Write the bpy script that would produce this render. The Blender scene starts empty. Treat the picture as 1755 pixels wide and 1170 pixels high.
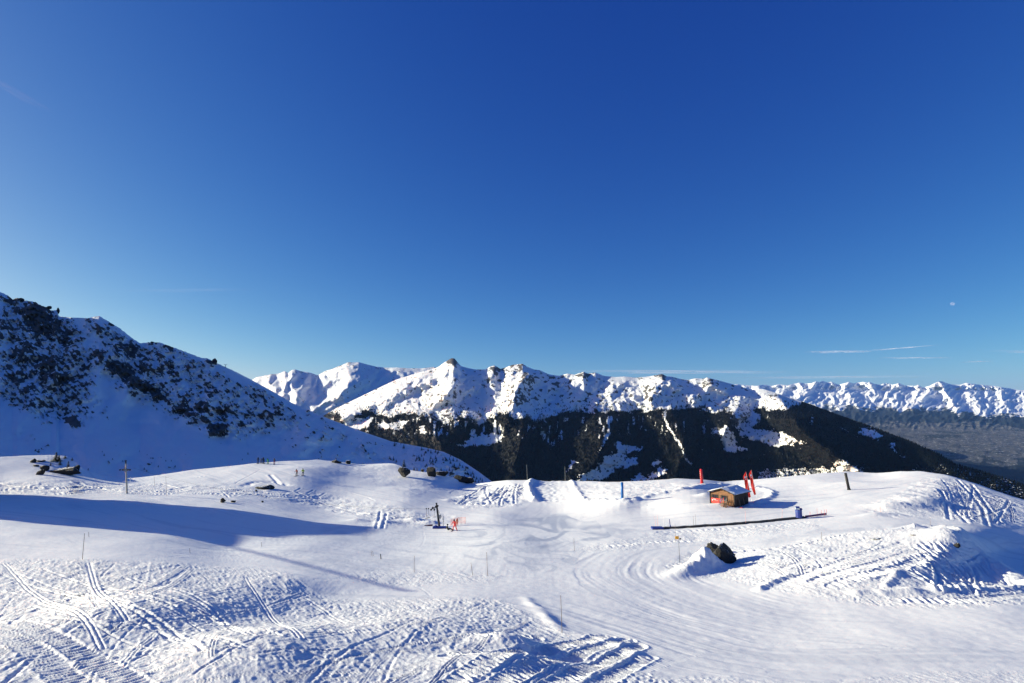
import bpy, bmesh, math, random
import numpy as np
from mathutils import Vector, Matrix

scene = bpy.context.scene
COL = scene.collection
R = math.radians

# ------------------------------------------------------------------ camera, sky, sun, exposure
F = 950.0                       # focal length in pixels of the 1755 px wide photograph
CX, CY, HORIZON = 877.5, 585.0, 695.0
PITCH = math.atan((HORIZON - CY) / F)
SP, CP = math.sin(PITCH), math.cos(PITCH)
cam_data = bpy.data.cameras.new('camera')
cam = bpy.data.objects.new('camera', cam_data)
COL.objects.link(cam)
cam.rotation_euler = (math.pi / 2 + PITCH, 0, 0)
cam_data.sensor_width = 36.0
cam_data.lens = 36.0 * F / 1755.0
cam_data.clip_start = 0.5
cam_data.clip_end = 250000.0
scene.camera = cam

SUN_EL = 15.0
SUN_AZ = 10.0                   # degrees beyond a line to the left of the camera
SUN_DIR = Vector((-math.cos(R(SUN_EL)) * math.cos(R(SUN_AZ)), math.cos(R(SUN_EL)) * math.sin(R(SUN_AZ)), math.sin(R(SUN_EL))))
world = bpy.data.worlds.new('World')
scene.world = world
world.use_nodes = True
wn, wl = world.node_tree.nodes, world.node_tree.links
wn.clear()
sky = wn.new('ShaderNodeTexSky')
sky.sky_type = 'NISHITA'
sky.sun_disc = False
sky.sun_elevation = R(SUN_EL)
sky.sun_rotation = math.atan2(SUN_DIR.x, SUN_DIR.y)
sky.altitude = 0
sky.air_density = 0.6
sky.dust_density = 0.5
sky.ozone_density = 6.0
bg = wn.new('ShaderNodeBackground'); bg.inputs[1].default_value = 0.05
wo = wn.new('ShaderNodeOutputWorld')
sep = wn.new('ShaderNodeSeparateColor'); cmb = wn.new('ShaderNodeCombineColor')   # the camera's strong blue rendering of the whole sky
wl.new(sky.outputs[0], sep.inputs[0])
for k, (gain, power) in enumerate(((1.47, 1.753), (1.27, 1.30), (2.56, 0.64))):
    pw = wn.new('ShaderNodeMath'); pw.operation = 'POWER'; pw.inputs[1].default_value = power
    ml = wn.new('ShaderNodeMath'); ml.operation = 'MULTIPLY'; ml.inputs[1].default_value = gain
    wl.new(sep.outputs[k], pw.inputs[0]); wl.new(pw.outputs[0], ml.inputs[0]); wl.new(ml.outputs[0], cmb.inputs[k])
wl.new(cmb.outputs[0], bg.inputs[0]); wl.new(bg.outputs[0], wo.inputs[0])

sun_data = bpy.data.lights.new('sun', 'SUN')
sun_data.energy = 5.0
sun_data.angle = R(0.5)
sun_data.color = (1.0, 0.955, 0.70)
sun = bpy.data.objects.new('sun', sun_data)
COL.objects.link(sun)
sun.rotation_euler = SUN_DIR.to_track_quat('Z', 'Y').to_euler()

scene.view_settings.view_transform = 'Standard'
scene.view_settings.look = 'None'
scene.view_settings.gamma = 1.0
scene.view_settings.use_curve_mapping = False
scene.view_settings.exposure = 0.84

# ------------------------------------------------------------------ helpers
def ray(x, y):
    """direction through a point of the photograph, per metre of forward distance"""
    u = (CY - y) / F
    fy = CP - u * SP
    return ((x - CX) / F) / fy, (SP + u * CP) / fy

def pt(x, y, d):
    rx, rz = ray(x, y)
    return np.array([rx * d, d + 0 * rx, rz * d])

def _hash(ix, iy, seed):
    h = (ix.astype(np.int64) * 374761393 + iy.astype(np.int64) * 668265263 + seed * 974634777) & 0xFFFFFFFF
    h = ((h ^ (h >> 13)) * 1274126177) & 0xFFFFFFFF
    h = ((h ^ (h >> 16)) * 2246822519) & 0xFFFFFFFF
    return (h ^ (h >> 15)) & 0xFFFF

_ang = np.arange(65536) * (2 * math.pi / 65536)
_GX, _GY = np.cos(_ang).astype(np.float32), np.sin(_ang).astype(np.float32)

def perlin(x, y, seed=0):
    x = np.asarray(x, dtype=np.float64); y = np.asarray(y, dtype=np.float64)
    ix = np.floor(x); iy = np.floor(y)
    fx = (x - ix).astype(np.float32); fy = (y - iy).astype(np.float32)
    ix = ix.astype(np.int64); iy = iy.astype(np.int64)
    u = fx * fx * fx * (fx * (fx * 6 - 15) + 10); v = fy * fy * fy * (fy * (fy * 6 - 15) + 10)
    def g(dx, dy):
        h = _hash(ix + dx, iy + dy, seed)
        return _GX[h] * (fx - dx) + _GY[h] * (fy - dy)
    a = g(0, 0); b = g(1, 0); c = g(0, 1); d = g(1, 1)
    return 1.5 * (a + u * (b - a) + v * (c + u * (d - c) - (a + u * (b - a))))

def fbm(x, y, o=4, seed=0, gain=0.5):
    s = 0; a = 1.0; t = 0
    for k in range(o):
        s = s + a * perlin(x * 2 ** k + 17.3 * k, y * 2 ** k - 9.1 * k, seed + k); t += a; a *= gain
    return s / t * 1.4

def ridged(x, y, o=4, seed=0, gain=0.5):
    s = 0; a = 1.0; t = 0; w = 1.0
    for k in range(o):
        n = 1 - np.abs(perlin(x * 2 ** k + 31.7 * k, y * 2 ** k + 3.3 * k, seed + k)) * 1.6
        n = np.clip(n, 0, 1) ** 1.6
        s = s + a * n * w; w = np.clip(n * 1.6, 0, 1); t += a; a *= gain
    return s / t

def sstep(a, b, x):
    t = np.clip((x - a) / (b - a), 0, 1)
    return t * t * (3 - 2 * t)

def seg_dist(X, Y, pts):
    """distance to a polyline, arclength along it, and signed side"""
    best = np.full(X.shape, 1e9); arc = np.zeros(X.shape); side = np.zeros(X.shape); L = 0
    for (ax, ay), (bx, by) in zip(pts[:-1], pts[1:]):
        dx, dy = bx - ax, by - ay; l2 = dx * dx + dy * dy + 1e-12; l = math.sqrt(l2)
        t = np.clip(((X - ax) * dx + (Y - ay) * dy) / l2, 0, 1)
        d = np.hypot(X - ax - t * dx, Y - ay - t * dy)
        m = d < best
        best = np.where(m, d, best); arc = np.where(m, L + t * l, arc)
        side = np.where(m, (dx * (Y - ay) - dy * (X - ax)) / l, side)
        L += l
    return best, arc, side

def in_poly(X, Y, poly):
    ins = np.zeros(X.shape, bool); n = len(poly)
    for i in range(n):
        x1, y1 = poly[i]; x2, y2 = poly[(i + 1) % n]
        if y1 == y2: continue
        c = ((y1 > Y) != (y2 > Y)) & (X < (x2 - x1) * (Y - y1) / (y2 - y1) + x1)
        ins ^= c
    return ins

def smooth_poly(pts, n=6):
    """Catmull-Rom through a traced line"""
    P = [np.array(p, float) for p in pts]; P = [2 * P[0] - P[1]] + P + [2 * P[-1] - P[-2]]; out = []
    for i in range(1, len(P) - 2):
        for k in range(n):
            t = k / n
            out.append(0.5 * ((2 * P[i]) + (-P[i-1] + P[i+1]) * t + (2*P[i-1] - 5*P[i] + 4*P[i+1] - P[i+2]) * t*t + (-P[i-1] + 3*P[i] - 3*P[i+1] + P[i+2]) * t**3))
    out.append(P[-2])
    return [tuple(p) for p in out]

def tag(o, label=None, cat=None, group=None, kind=None):
    if label: o['label'] = label
    if cat: o['category'] = cat
    if group: o['group'] = group
    if kind: o['kind'] = kind
    return o

def grid_mesh(name, V, mat, attrs=None, smooth=True):
    r, c, _ = V.shape
    me = bpy.data.meshes.new(name)
    me.vertices.add(r * c); me.vertices.foreach_set('co', V.reshape(-1).astype(np.float32))
    i = np.arange(r * c).reshape(r, c)
    q = np.stack([i[:-1, :-1], i[:-1, 1:], i[1:, 1:], i[1:, :-1]], -1).reshape(-1, 4)
    n = len(q)
    me.loops.add(n * 4); me.loops.foreach_set('vertex_index', q.reshape(-1).astype(np.int32))
    me.polygons.add(n); me.polygons.foreach_set('loop_start', (np.arange(n) * 4).astype(np.int32))
    me.polygons.foreach_set('use_smooth', np.full(n, smooth))
    me.update(calc_edges=True)
    for k, a in (attrs or {}).items():
        at = me.attributes.new(k, 'FLOAT', 'POINT'); at.data.foreach_set('value', a.reshape(-1).astype(np.float32))
    me.materials.append(mat)
    o = bpy.data.objects.new(name, me); COL.objects.link(o)
    return o

# ------------------------------------------------------------------ materials
def mat_base(name):
    m = bpy.data.materials.new(name); m.use_nodes = True
    nt = m.node_tree; b = nt.nodes['Principled BSDF']
    return m, nt, b

def simple(name, color, rough=0.6, metal=0.0, var=0.15, scale=6.0, bump=0.0):
    """painted or plain surface with slight procedural unevenness"""
    m, nt, b = mat_base(name)
    tc = nt.nodes.new('ShaderNodeTexCoord'); n = nt.nodes.new('ShaderNodeTexNoise')
    n.inputs['Scale'].default_value = scale; n.inputs['Detail'].default_value = 5
    mx = nt.nodes.new('ShaderNodeMix'); mx.data_type = 'RGBA'
    mx.inputs[6].default_value = tuple(max(0, c * (1 - var)) for c in color) + (1,)
    mx.inputs[7].default_value = tuple(min(1, c * (1 + var)) for c in color) + (1,)
    nt.links.new(tc.outputs['Object'], n.inputs['Vector']); nt.links.new(n.outputs['Fac'], mx.inputs[0])
    nt.links.new(mx.outputs[2], b.inputs['Base Color'])
    b.inputs['Roughness'].default_value = rough; b.inputs['Metallic'].default_value = metal
    if bump:
        bp = nt.nodes.new('ShaderNodeBump'); bp.inputs['Distance'].default_value = bump
        nt.links.new(n.outputs['Fac'], bp.inputs['Height']); nt.links.new(bp.outputs[0], b.inputs['Normal'])
    return m

def attr(nt, name):
    a = nt.nodes.new('ShaderNodeAttribute'); a.attribute_name = name; return a.outputs['Fac']

def math_n(nt, op, a, b=None, c=None, clamp=False):
    n = nt.nodes.new('ShaderNodeMath'); n.operation = op; n.use_clamp = clamp
    for i, v in enumerate((a, b, c)):
        if v is None: continue
        if isinstance(v, (int, float)): n.inputs[i].default_value = v
        else: nt.links.new(v, n.inputs[i])
    return n.outputs[0]

def noise_n(nt, vec, scale, detail=4, rough=0.55, dist=0.0):
    n = nt.nodes.new('ShaderNodeTexNoise'); n.inputs['Scale'].default_value = scale
    n.inputs['Detail'].default_value = detail; n.inputs['Roughness'].default_value = rough
    n.inputs['Distortion'].default_value = dist
    nt.links.new(vec, n.inputs['Vector']); return n.outputs['Fac']

def ramp(nt, f, a, b):
    n = nt.nodes.new('ShaderNodeMapRange'); n.clamp = True
    nt.links.new(f, n.inputs[0]); n.inputs[1].default_value = a; n.inputs[2].default_value = b
    return n.outputs[0]

def mixc(nt, f, a, b):
    n = nt.nodes.new('ShaderNodeMix'); n.data_type = 'RGBA'
    nt.links.new(f, n.inputs[0])
    for i, v in ((6, a), (7, b)):
        if isinstance(v, tuple): n.inputs[i].default_value = v + (1,)
        else: nt.links.new(v, n.inputs[i])
    return n.outputs[2]

SNOW = (0.86, 0.875, 0.90)
# near snow: groomed pistes, powder, a few scraped patches
m_snow, nt, b = mat_base('snow')
geo = nt.nodes.new('ShaderNodeNewGeometry')
P = geo.outputs['Position']
gr = attr(nt, 'groomed'); sc = attr(nt, 'scraped')
nA = noise_n(nt, P, 0.35, 5); nB = noise_n(nt, P, 7.0, 6, 0.6); nC = noise_n(nt, P, 28.0, 3, 0.6)
col = mixc(nt, nA, (0.80, 0.815, 0.845), (0.90, 0.905, 0.915))
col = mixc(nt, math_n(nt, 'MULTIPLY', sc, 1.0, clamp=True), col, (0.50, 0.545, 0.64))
nt.links.new(col, b.inputs['Base Color'])
b.inputs['Roughness'].default_value = 0.62
b.inputs['Specular IOR Level'].default_value = 0.25
bp = nt.nodes.new('ShaderNodeBump'); bp.inputs['Distance'].default_value = 0.05
h = math_n(nt, 'ADD', nB, math_n(nt, 'MULTIPLY', nC, 0.35))
st = math_n(nt, 'MULTIPLY_ADD', gr, -0.55, 0.75)
nt.links.new(h, bp.inputs['Height']); nt.links.new(st, bp.inputs['Strength']); nt.links.new(bp.outputs[0], b.inputs['Normal'])

def mountain_material(name, scale, rock_a, rock_b, bump_d, forest=(0.004, 0.005, 0.006)):
    m, nt, b = mat_base(name)
    geo = nt.nodes.new('ShaderNodeNewGeometry'); P = geo.outputs['Position']
    rk = attr(nt, 'rock'); fo = attr(nt, 'forest')
    n1 = noise_n(nt, P, scale, 8, 0.62, 0.3); n2 = noise_n(nt, P, scale * 3.7, 5, 0.6)
    rm = math_n(nt, 'ADD', rk, math_n(nt, 'MULTIPLY', math_n(nt, 'SUBTRACT', n1, 0.5), 1.7))
    rm = ramp(nt, rm, 0.47, 0.53)
    rock = mixc(nt, n2, rock_a, rock_b)
    snow = mixc(nt, noise_n(nt, P, scale * 0.5, 4), (0.80, 0.82, 0.85), (0.90, 0.90, 0.91))
    c = mixc(nt, rm, snow, rock)
    fm = math_n(nt, 'ADD', fo, math_n(nt, 'MULTIPLY', math_n(nt, 'SUBTRACT', n2, 0.5), 1.5))
    fm = ramp(nt, fm, 0.42, 0.6)
    c = mixc(nt, fm, c, forest)
    nt.links.new(c, b.inputs['Base Color'])
    b.inputs['Roughness'].default_value = 0.75; b.inputs['Specular IOR Level'].default_value = 0.15
    bp = nt.nodes.new('ShaderNodeBump'); bp.inputs['Distance'].default_value = bump_d
    bp.inputs['Strength'].default_value = 0.8
    nt.links.new(math_n(nt, 'ADD', n1, math_n(nt, 'MULTIPLY', n2, 0.3)), bp.inputs['Height'])
    nt.links.new(bp.outputs[0], b.inputs['Normal'])
    return m

m_mtn_near = mountain_material('near_mountain_snow_and_rock', 0.06, (0.05, 0.046, 0.044), (0.15, 0.135, 0.125), 3.0)
m_mtn_mid = mountain_material('massif_snow_rock_forest', 0.012, (0.045, 0.045, 0.05), (0.16, 0.15, 0.145), 26.0)

# far range and valley side
m_far, nt, b = mat_base('far_range')
geo = nt.nodes.new('ShaderNodeNewGeometry'); P = geo.outputs['Position']
sn = attr(nt, 'snow'); fo = attr(nt, 'forest')
n1 = noise_n(nt, P, 0.0018, 9, 0.65); n2 = noise_n(nt, P, 0.006, 5, 0.65); n3 = noise_n(nt, P, 0.012, 3, 0.7)
n4 = noise_n(nt, P, 0.0007, 6, 0.6, 0.8)
land = mixc(nt, ramp(nt, n2, 0.35, 0.65), (0.055, 0.062, 0.068), (0.15, 0.145, 0.14))
land = mixc(nt, ramp(nt, n4, 0.54, 0.60), land, (0.035, 0.042, 0.045))
land = mixc(nt, ramp(nt, n3, 0.60, 0.68), land, (0.55, 0.54, 0.52))       # roofs and fields of the valley towns
land = mixc(nt, ramp(nt, math_n(nt, 'ADD', fo, math_n(nt, 'MULTIPLY', math_n(nt, 'SUBTRACT', n1, 0.5), 2.0)), 0.4, 0.6), land, (0.022, 0.030, 0.038))
sm = ramp(nt, math_n(nt, 'ADD', sn, math_n(nt, 'MULTIPLY', math_n(nt, 'SUBTRACT', n1, 0.5), 2.2)), 0.45, 0.55)
c = mixc(nt, sm, land, (0.86, 0.87, 0.89))
nt.links.new(c, b.inputs['Base Color']); b.inputs['Roughness'].default_value = 0.85; b.inputs['Specular IOR Level'].default_value = 0.1
# ------------------------------------------------------------------ the snow field near the camera
CTRL = [(-450,1290,13),(300,1290,13.5),(877,1290,14),(1400,1290,15),(2205,1290,15),(-450,1170,18),(0,1170,18),(450,1170,18.5),(877,1170,19.5),(1400,1170,22),(1755,1170,23),(2205,1170,24),
 (-450,1060,27),(0,1060,27),(400,1080,26.5),(620,1080,26.5),(860,1100,25.5),(963,1085,29),(1200,1085,31),(1500,1085,31),(1755,1085,31),(2205,1085,31),
 (-450,960,42),(0,960,42),(140,958,42.5),(300,970,41),(480,985,41),(640,1020,37),(877,1000,43),(1050,1010,42),(1200,1000,44.5),(1400,1045,37),(1560,1045,36),(1755,1035,37),(2205,1035,37),
 (1163,962,54),(1235,968,52),(1320,950,53),(1420,925,60),(1450,960,47),(1560,935,52),(1640,915,60),(1640,950,50),(1500,1000,41),(1750,1003,44),
 (1700,950,59),(1755,960,60),(1755,920,70),(2100,960,62),(1500,900,70),(1600,895,72),(1755,905,76),(2205,920,75),
 (1135,905,80),(1250,898,80),(1369,889,81),(1050,930,66),(877,930,66),(983,943,62),
 (1248,862,96),(1100,870,100),(1066,855,104),(1202,828,120),(1300,842,112),(1380,835,112),(1454,838,103),
 (1580,850,90),(1640,870,86),(1500,870,84),(950,850,125),(950,880,105),(900,900,88),(850,880,100),
 (90,812,124),(0,820,118),(216,843,106),(0,850,93),(-450,850,93),(-450,878,70),(0,878,69),(0,920,54),(200,903,64),(200,930,52),
 (400,850,106),(390,935,61),(400,910,69),(515,812,138),(445,835,122),(560,865,113),(640,893,91),(640,920,75),(700,850,122),(755,905,87),(700,960,56),(500,880,93),(500,910,73),(500,950,55)]
CREST = [(-450,778,130),(-200,780,131),(0,783,132),(40,781,134),(90,780,136),(118,782,136),(130,793,135),(145,806,134),(180,817,135),(205,820,137),(225,820,138),(270,815,142),(330,806,148),(400,798,152),(440,794,155),(480,791,160),
 (545,788,168),(575,791,168),(620,797,170),(650,795,172),(672,795,170),(700,806,163),(740,810,160),(775,818,160),(800,829,163),(830,827,160),(870,823,152),(950,823,150),(990,825,145),(1060,827,135),(1120,823,132),(1160,821,132),(1200,822,134),
 (1240,826,138),(1290,823,135),(1340,818,131),(1400,812,130),(1460,808.5,133),(1500,811,128),(1540,808,122),(1580,808,118),(1620,814,111),(1640,820,108),(1700,840,100),(1755,858,95),(1850,875,93),(2205,885,93)]
cr = np.array(CREST, float)
_fx = np.arange(-460, 2216, 1.0); _fy = np.interp(_fx, cr[:, 0], cr[:, 1])
_fy = np.convolve(np.pad(_fy, 6, mode='edge'), np.hanning(15)[1:-1] / np.hanning(15).sum(), 'valid')
def crest_y(x): return np.interp(x, _fx, _fy)
ctl = np.array(CTRL + [c for c in CREST], float)
cxn, cyn = ctl[:, 0] / 260.0, ctl[:, 1] / 100.0
def tps(r2): return np.where(r2 > 1e-12, 0.5 * r2 * np.log(np.maximum(r2, 1e-12)), 0)
n = len(ctl)
A = np.zeros((n + 3, n + 3))
A[:n, :n] = tps((cxn[:, None] - cxn[None]) ** 2 + (cyn[:, None] - cyn[None]) ** 2) + np.eye(n) * 0.002
A[:n, n] = A[n, :n] = 1; A[:n, n+1] = A[n+1, :n] = cxn; A[:n, n+2] = A[n+2, :n] = cyn
rhs = np.zeros(n + 3); rhs[:n] = np.log(ctl[:, 2])
W = np.linalg.solve(A, rhs)
def logD(x, y):
    x = np.asarray(x, float) / 260.0; y = np.asarray(y, float) / 100.0
    out = W[n] + W[n+1] * x + W[n+2] * y
    for i in range(n):
        out = out + W[i] * tps((x - cxn[i]) ** 2 + (y - cyn[i]) ** 2)
    return out

xs = np.concatenate([np.arange(-450, -20, 8.0), np.arange(-20, 1776, 1.75), np.arange(1776, 2206, 8.0)])
NF = 560; NB = 26
t = (np.arange(NF) / (NF - 1)) ** 1.12
yc = crest_y(xs)
XX = np.broadcast_to(xs, (NF, len(xs))).copy()
YY = yc[None] + (1290 - yc[None]) * t[:, None]
# evaluate the distances on a coarse grid, refine bilinearly
gx = np.arange(-450, 2216, 12.0); gy = np.arange(760, 1300, 5.0)
GXX, GYY = np.meshgrid(gx, gy)
GD = logD(GXX, GYY)
ci = np.clip((XX - gx[0]) / 12.0, 0, len(gx) - 1.001); c0 = ci.astype(int); cf = ci - c0
ri = np.clip((YY - gy[0]) / 5.0, 0, len(gy) - 1.001); r0 = ri.astype(int); rf = ri - r0
DD = (GD[r0, c0] * (1 - cf) + GD[r0, c0 + 1] * cf) * (1 - rf) + (GD[r0 + 1, c0] * (1 - cf) + GD[r0 + 1, c0 + 1] * cf) * rf
print('non monotonic', int((np.diff(DD, axis=0) > 0).sum()))
DD = np.exp(np.maximum.accumulate(DD[::-1], axis=0)[::-1])
rx, rz = ray(XX, YY)
WX, WY, WZ = rx * DD, DD.copy(), rz * DD        # world coordinates of the plain surface

def gidx(x, y):
    """grid row and column of a point of the photograph"""
    j = int(np.clip(np.searchsorted(xs, x), 0, len(xs) - 1))
    tt = max(0.0, (y - yc[j]) / (1290 - yc[j])) ** (1 / 1.12)
    return int(np.clip(round(tt * (NF - 1)), 0, NF - 1)), j
def w2(x, y):
    i, j = gidx(x, y); return float(WX[i, j]), float(WY[i, j])
def window(pts, pad):
    i0 = j0 = 10**9; i1 = j1 = 0
    for x, y in pts:
        i, j = gidx(x, y); d = WY[i, j]; pj = pad / d * F / 1.75 + 3; pi = pad / d * F * 0.9 + 6
        i0 = min(i0, i - pi); i1 = max(i1, i + pi); j0 = min(j0, j - pj); j1 = max(j1, j + pj)
    return slice(int(max(0, i0)), int(min(NF, i1 + 1))), slice(int(max(0, j0)), int(min(len(xs), j1 + 1)))

def blur(a, k, it=2):
    for _ in range(it):
        for ax in (0, 1):
            c = np.cumsum(np.pad(a, [(k + 1, k) if q == ax else (0, 0) for q in (0, 1)], mode='edge'), axis=ax)
            n_ = a.shape[ax]
            a = (np.take(c, np.arange(2*k+1, n_+2*k+1), ax) - np.take(c, np.arange(0, n_), ax)) / (2*k+1)
    return a

ROUGH = [
 ([(-450,955),(0,958),(140,959),(300,964),(480,978),(560,1015),(640,1024),(860,1027),(905,1050),(960,1083),(1050,1110),(1090,1150),(1150,1170),(1150,1290),(-450,1290)], 0.8),
 ([(1140,985),(1165,955),(1200,935),(1300,940),(1420,922),(1560,912),(1640,905),(1660,935),(1755,1000),(2205,1010),(2205,1035),(1755,1035),(1600,1043),(1480,1036),(1330,1015),(1240,992)], 0.9),
 ([(590,982),(700,976),(860,982),(840,996),(700,1004),(620,1000)], 0.55),
 ([(985,828),(1060,829),(1150,824),(1200,826),(1180,840),(1075,860),(1000,862)], 0.7),
 ([(830,829),(915,829),(912,856),(880,868),(800,872),(770,860)], 1.0),
 ([(-450,822),(0,824),(150,826),(260,828),(380,832),(450,838),(560,846),(700,872),(740,885),(640,890),(440,850),(260,846),(-450,848)], 0.65),
 ([(-450,858),(0,857),(200,858),(330,872),(420,890),(320,888),(100,872),(-450,870)], 0.4),
 ([(1110,914),(1250,905),(1400,897),(1420,903),(1200,930),(1040,946),(970,942)], 0.6),
 ([(1470,868),(1530,850),(1590,815),(1640,824),(1755,862),(2205,890),(2205,906),(1755,902),(1600,890),(1500,886)], 0.8),
 ([(600,890),(700,885),(800,880),(790,900),(700,905),(620,902)], 0.5),
 ([(1090,1170),(1200,1162),(1400,1168),(1600,1150),(1755,1152),(2205,1160),(2205,1290),(1090,1290)], 0.45),
 ([(440,792),(640,796),(800,830),(720,850),(600,815),(520,800)], 0.25),
]
rough = np.zeros(XX.shape)
for poly, wgt in ROUGH:
    wob = 5 * perlin(XX / 22, YY / 8, 5) + 3 * perlin(XX / 7, YY / 3, 9)
    rough = np.maximum(rough, in_poly(XX + wob, YY + wob * 0.4, poly) * wgt)
rough = blur(rough, 3)
DZ = np.zeros(XX.shape); BASE = np.zeros(XX.shape)

def bump(x, y, rxm, rym, h, ang=0.0, p=2.0):
    """snow heap: centre given in the photograph, radii and height in metres"""
    X0, Y0 = w2(x, y); s = window([(x, y)], 3.2 * max(rxm, rym))
    dx, dy = WX[s] - X0, WY[s] - Y0; c_, s_ = math.cos(ang), math.sin(ang)
    u = (dx * c_ + dy * s_) / rxm; v = (-dx * s_ + dy * c_) / rym
    DZ[s] += h * np.exp(-(u * u + v * v) ** (p / 2))

def track(pts, depth, width, kind='groove', spacing=0.35, rim=0.5, n=5):
    px = smooth_poly(pts, n); wp = [w2(*p) for p in px]; s = window(px, width * 2.5)
    if WX[s].size == 0: return
    d, arc, side = seg_dist(WX[s], WY[s], wp)
    ext = 0.5 * np.maximum(np.hypot(np.gradient(WX[s], axis=1), 0), 0.01)
    if kind == 'groove':
        w = np.maximum(width, 1.0 * ext)
        DZ[s] += -depth * np.exp(-(d / w) ** 2) + rim * depth * np.exp(-((d - 1.9 * w) / (0.8 * w)) ** 2)
    elif kind == 'pair':
        w = np.maximum(width * 0.35, 0.9 * ext)
        e = np.abs(np.abs(side) - width * 0.9)
        m = sstep(width * 3, width * 2, d)
        DZ[s] += 0.5 * m * (BASE[s] - DZ[s])
        DZ[s] += m * (-depth * np.exp(-(e / w) ** 2) + rim * depth * np.exp(-((e - 2 * w) / w) ** 2))
    elif kind == 'tread':
        wob = 0.12 * perlin(WX[s] * 1.3, WY[s] * 1.3, 77)
        ph = (arc + wob + np.abs(side) * 0.15) / spacing * 2 * math.pi
        m = sstep(width, width * 0.85, d)
        cleat = np.clip(np.sin(ph) * 1.5, -1, 1)
        DZ[s] += 0.8 * m * (BASE[s] - DZ[s])
        rag = 0.65 + 0.5 * perlin(WX[s] * 3, WY[s] * 3, 78)
        DZ[s] += m * (depth * 0.5 * cleat * rag - 0.03)
        DZ[s] += rim * depth * np.exp(-((d - width * 1.12) / (width * 0.14)) ** 2) * rag
    elif kind == 'bank':
        DZ[s] += depth * np.exp(-(d / width) ** 2) * (0.8 + 0.5 * perlin(WX[s] / 1.1, WY[s] / 1.1, 31))
    elif kind == 'step':                       # ground falls away on the right hand side of the line
        m = np.exp(-(d / (width * 6)) ** 2)
        DZ[s] += depth * m * sstep(-width, width, side)

# large shapes
bump(250, 1075, 6.5, 6.0, 0.9); bump(430, 1130, 3.2, 5.0, 0.75); bump(480, 1060, 4.2, 6.0, -0.55); bump(560, 1010, 3.0, 3.0, -0.35)
bump(720, 1080, 3.0, 3.0, 0.35)
bump(868, 1104, 1.25, 0.9, 0.42, 0.1); bump(880, 1140, 2.0, 0.9, 0.38, 0.2); bump(800, 1150, 2.0, 1.2, 0.2)
bump(985, 1128, 1.3, 0.8, -0.2)
bump(1207, 972, 1.35, 1.2, 1.75, 0.3); bump(1185, 980, 1.6, 1.1, 0.9, 0.5); bump(1165, 986, 1.5, 0.9, 0.35, 0.6)
bump(1540, 920, 7.0, 5.0, 0.7); bump(1480, 1000, 5.0, 2.5, 0.45); bump(1640, 935, 2.6, 3.2, 1.0, -0.3)
bump(1530, 868, 3.0, 1.6, 0.7); bump(1500, 884, 2.6, 1.0, 0.5); bump(1590, 862, 3.5, 1.8, 0.8)
bump(1480, 830, 5, 4, 0.4)
for (x_, y_, h_) in ((770,858,.5),(795,853,.6),(835,850,.7),(860,860,.4),(880,846,.6),(612,893,.4),(660,897,.35),(710,892,.5),(735,897,.5),(705,880,.3)):
    bump(x_, y_, 1.6, 1.2, h_)
bump(560, 806, 9, 5, 0.5); bump(650, 802, 8, 4, 0.7); bump(690, 830, 7, 4, -0.5)
track([(912,822),(905,832),(908,846),(916,858)], 0.85, 0.8, 'bank'); track([(940,822),(946,840),(950,856)], -0.35, 3.5, 'bank')
track([(978,822),(984,834),(996,852),(1003,862)], 0.4, 0.7, 'bank')
track([(1310,838),(1322,846),(1316,854),(1300,860),(1285,866)], 0.45, 0.7, 'bank'); bump(1212, 852, 1.6, 1.0, 0.7); bump(1234, 866, 2.2, 0.8, 0.35)
track([(1000,858),(1075,857),(1130,846),(1180,836),(1240,831),(1300,836)], 0.45, 1.0, 'bank')
track([(1555,907),(1600,906),(1642,914),(1655,932),(1700,970),(1760,1005)], 0.5, 1.0, 'bank')
track([(1300,1013),(1330,1000),(1352,990)], 0.28, 0.3, 'bank'); track([(1500,978),(1535,985),(1530,1003),(1518,1012)], 0.2, 0.25, 'bank')
track([(1470,1022),(1560,1018),(1660,1012),(1770,1008)], 0.22, 0.4, 'bank')
track([(420,832),(440,826),(470,825),(492,830)], -0.35, 1.0, 'bank'); track([(1130,842),(1180,838),(1250,834)], -0.2, 0.5, 'bank')
track([(480,830),(463,814)], 0.14, 0.35, 'groove')
track([(900,1025),(940,1060),(965,1084),(1040,1098),(1100,1130)], 0.12, 0.4, 'bank')

BASE = DZ.copy()
hm_ = np.zeros(XX.shape); X0_, Y0_ = w2(1195, 972); hm_ = np.exp(-(((WX - X0_) / 2.6) ** 2 + ((WY - Y0_) / 2.2) ** 2) ** 2)
DZ += hm_ * (0.22 * ridged(WX / 0.9, WY / 0.8, 4, 141) - 0.1 + 0.10 * fbm(WX / 0.35, WY / 0.35, 2, 143))
# tracked powder: chunks, wind lips and ski furrows
X1 = WX; Y1 = WY
res = np.clip(0.9 / (0.02 + DD / F * 1.75 * 1.0) / 10, 0, 1)
chunk = ridged(X1 / 0.36, Y1 / 0.5, 3, 11) - 0.35
fine = fbm(X1 / 0.2, Y1 / 0.26, 2, 21)
mid = fbm(X1 / 1.3 + 0.4 * perlin(X1 / 4, Y1 / 4, 3), Y1 / 2.6, 3, 25)
cf_ = np.clip(55 / DD, 0.35, 1); tex = 0.050 * chunk * cf_ + 0.022 * fine * np.clip(30 / DD, 0.1, 1) + 0.055 * mid
diag = ridged((X1 + 0.6 * Y1) / 0.55, (Y1 - 0.6 * X1) / 3.2, 3, 55) - 0.4
loc = sstep(-0.2, 0.3, perlin(X1 / 5, Y1 / 5, 61))
DZ += rough * (tex * (0.6 + 0.6 * loc) + 0.048 * diag * (1 - 0.55 * loc)) * np.clip(0.7 + DD / 100, 0.72, 1.9)
far_lump = fbm(X1 / 3.5, Y1 / 5.0, 3, 71)
DZ += rough * far_lump * 0.22 * sstep(45, 95, DD)
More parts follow.
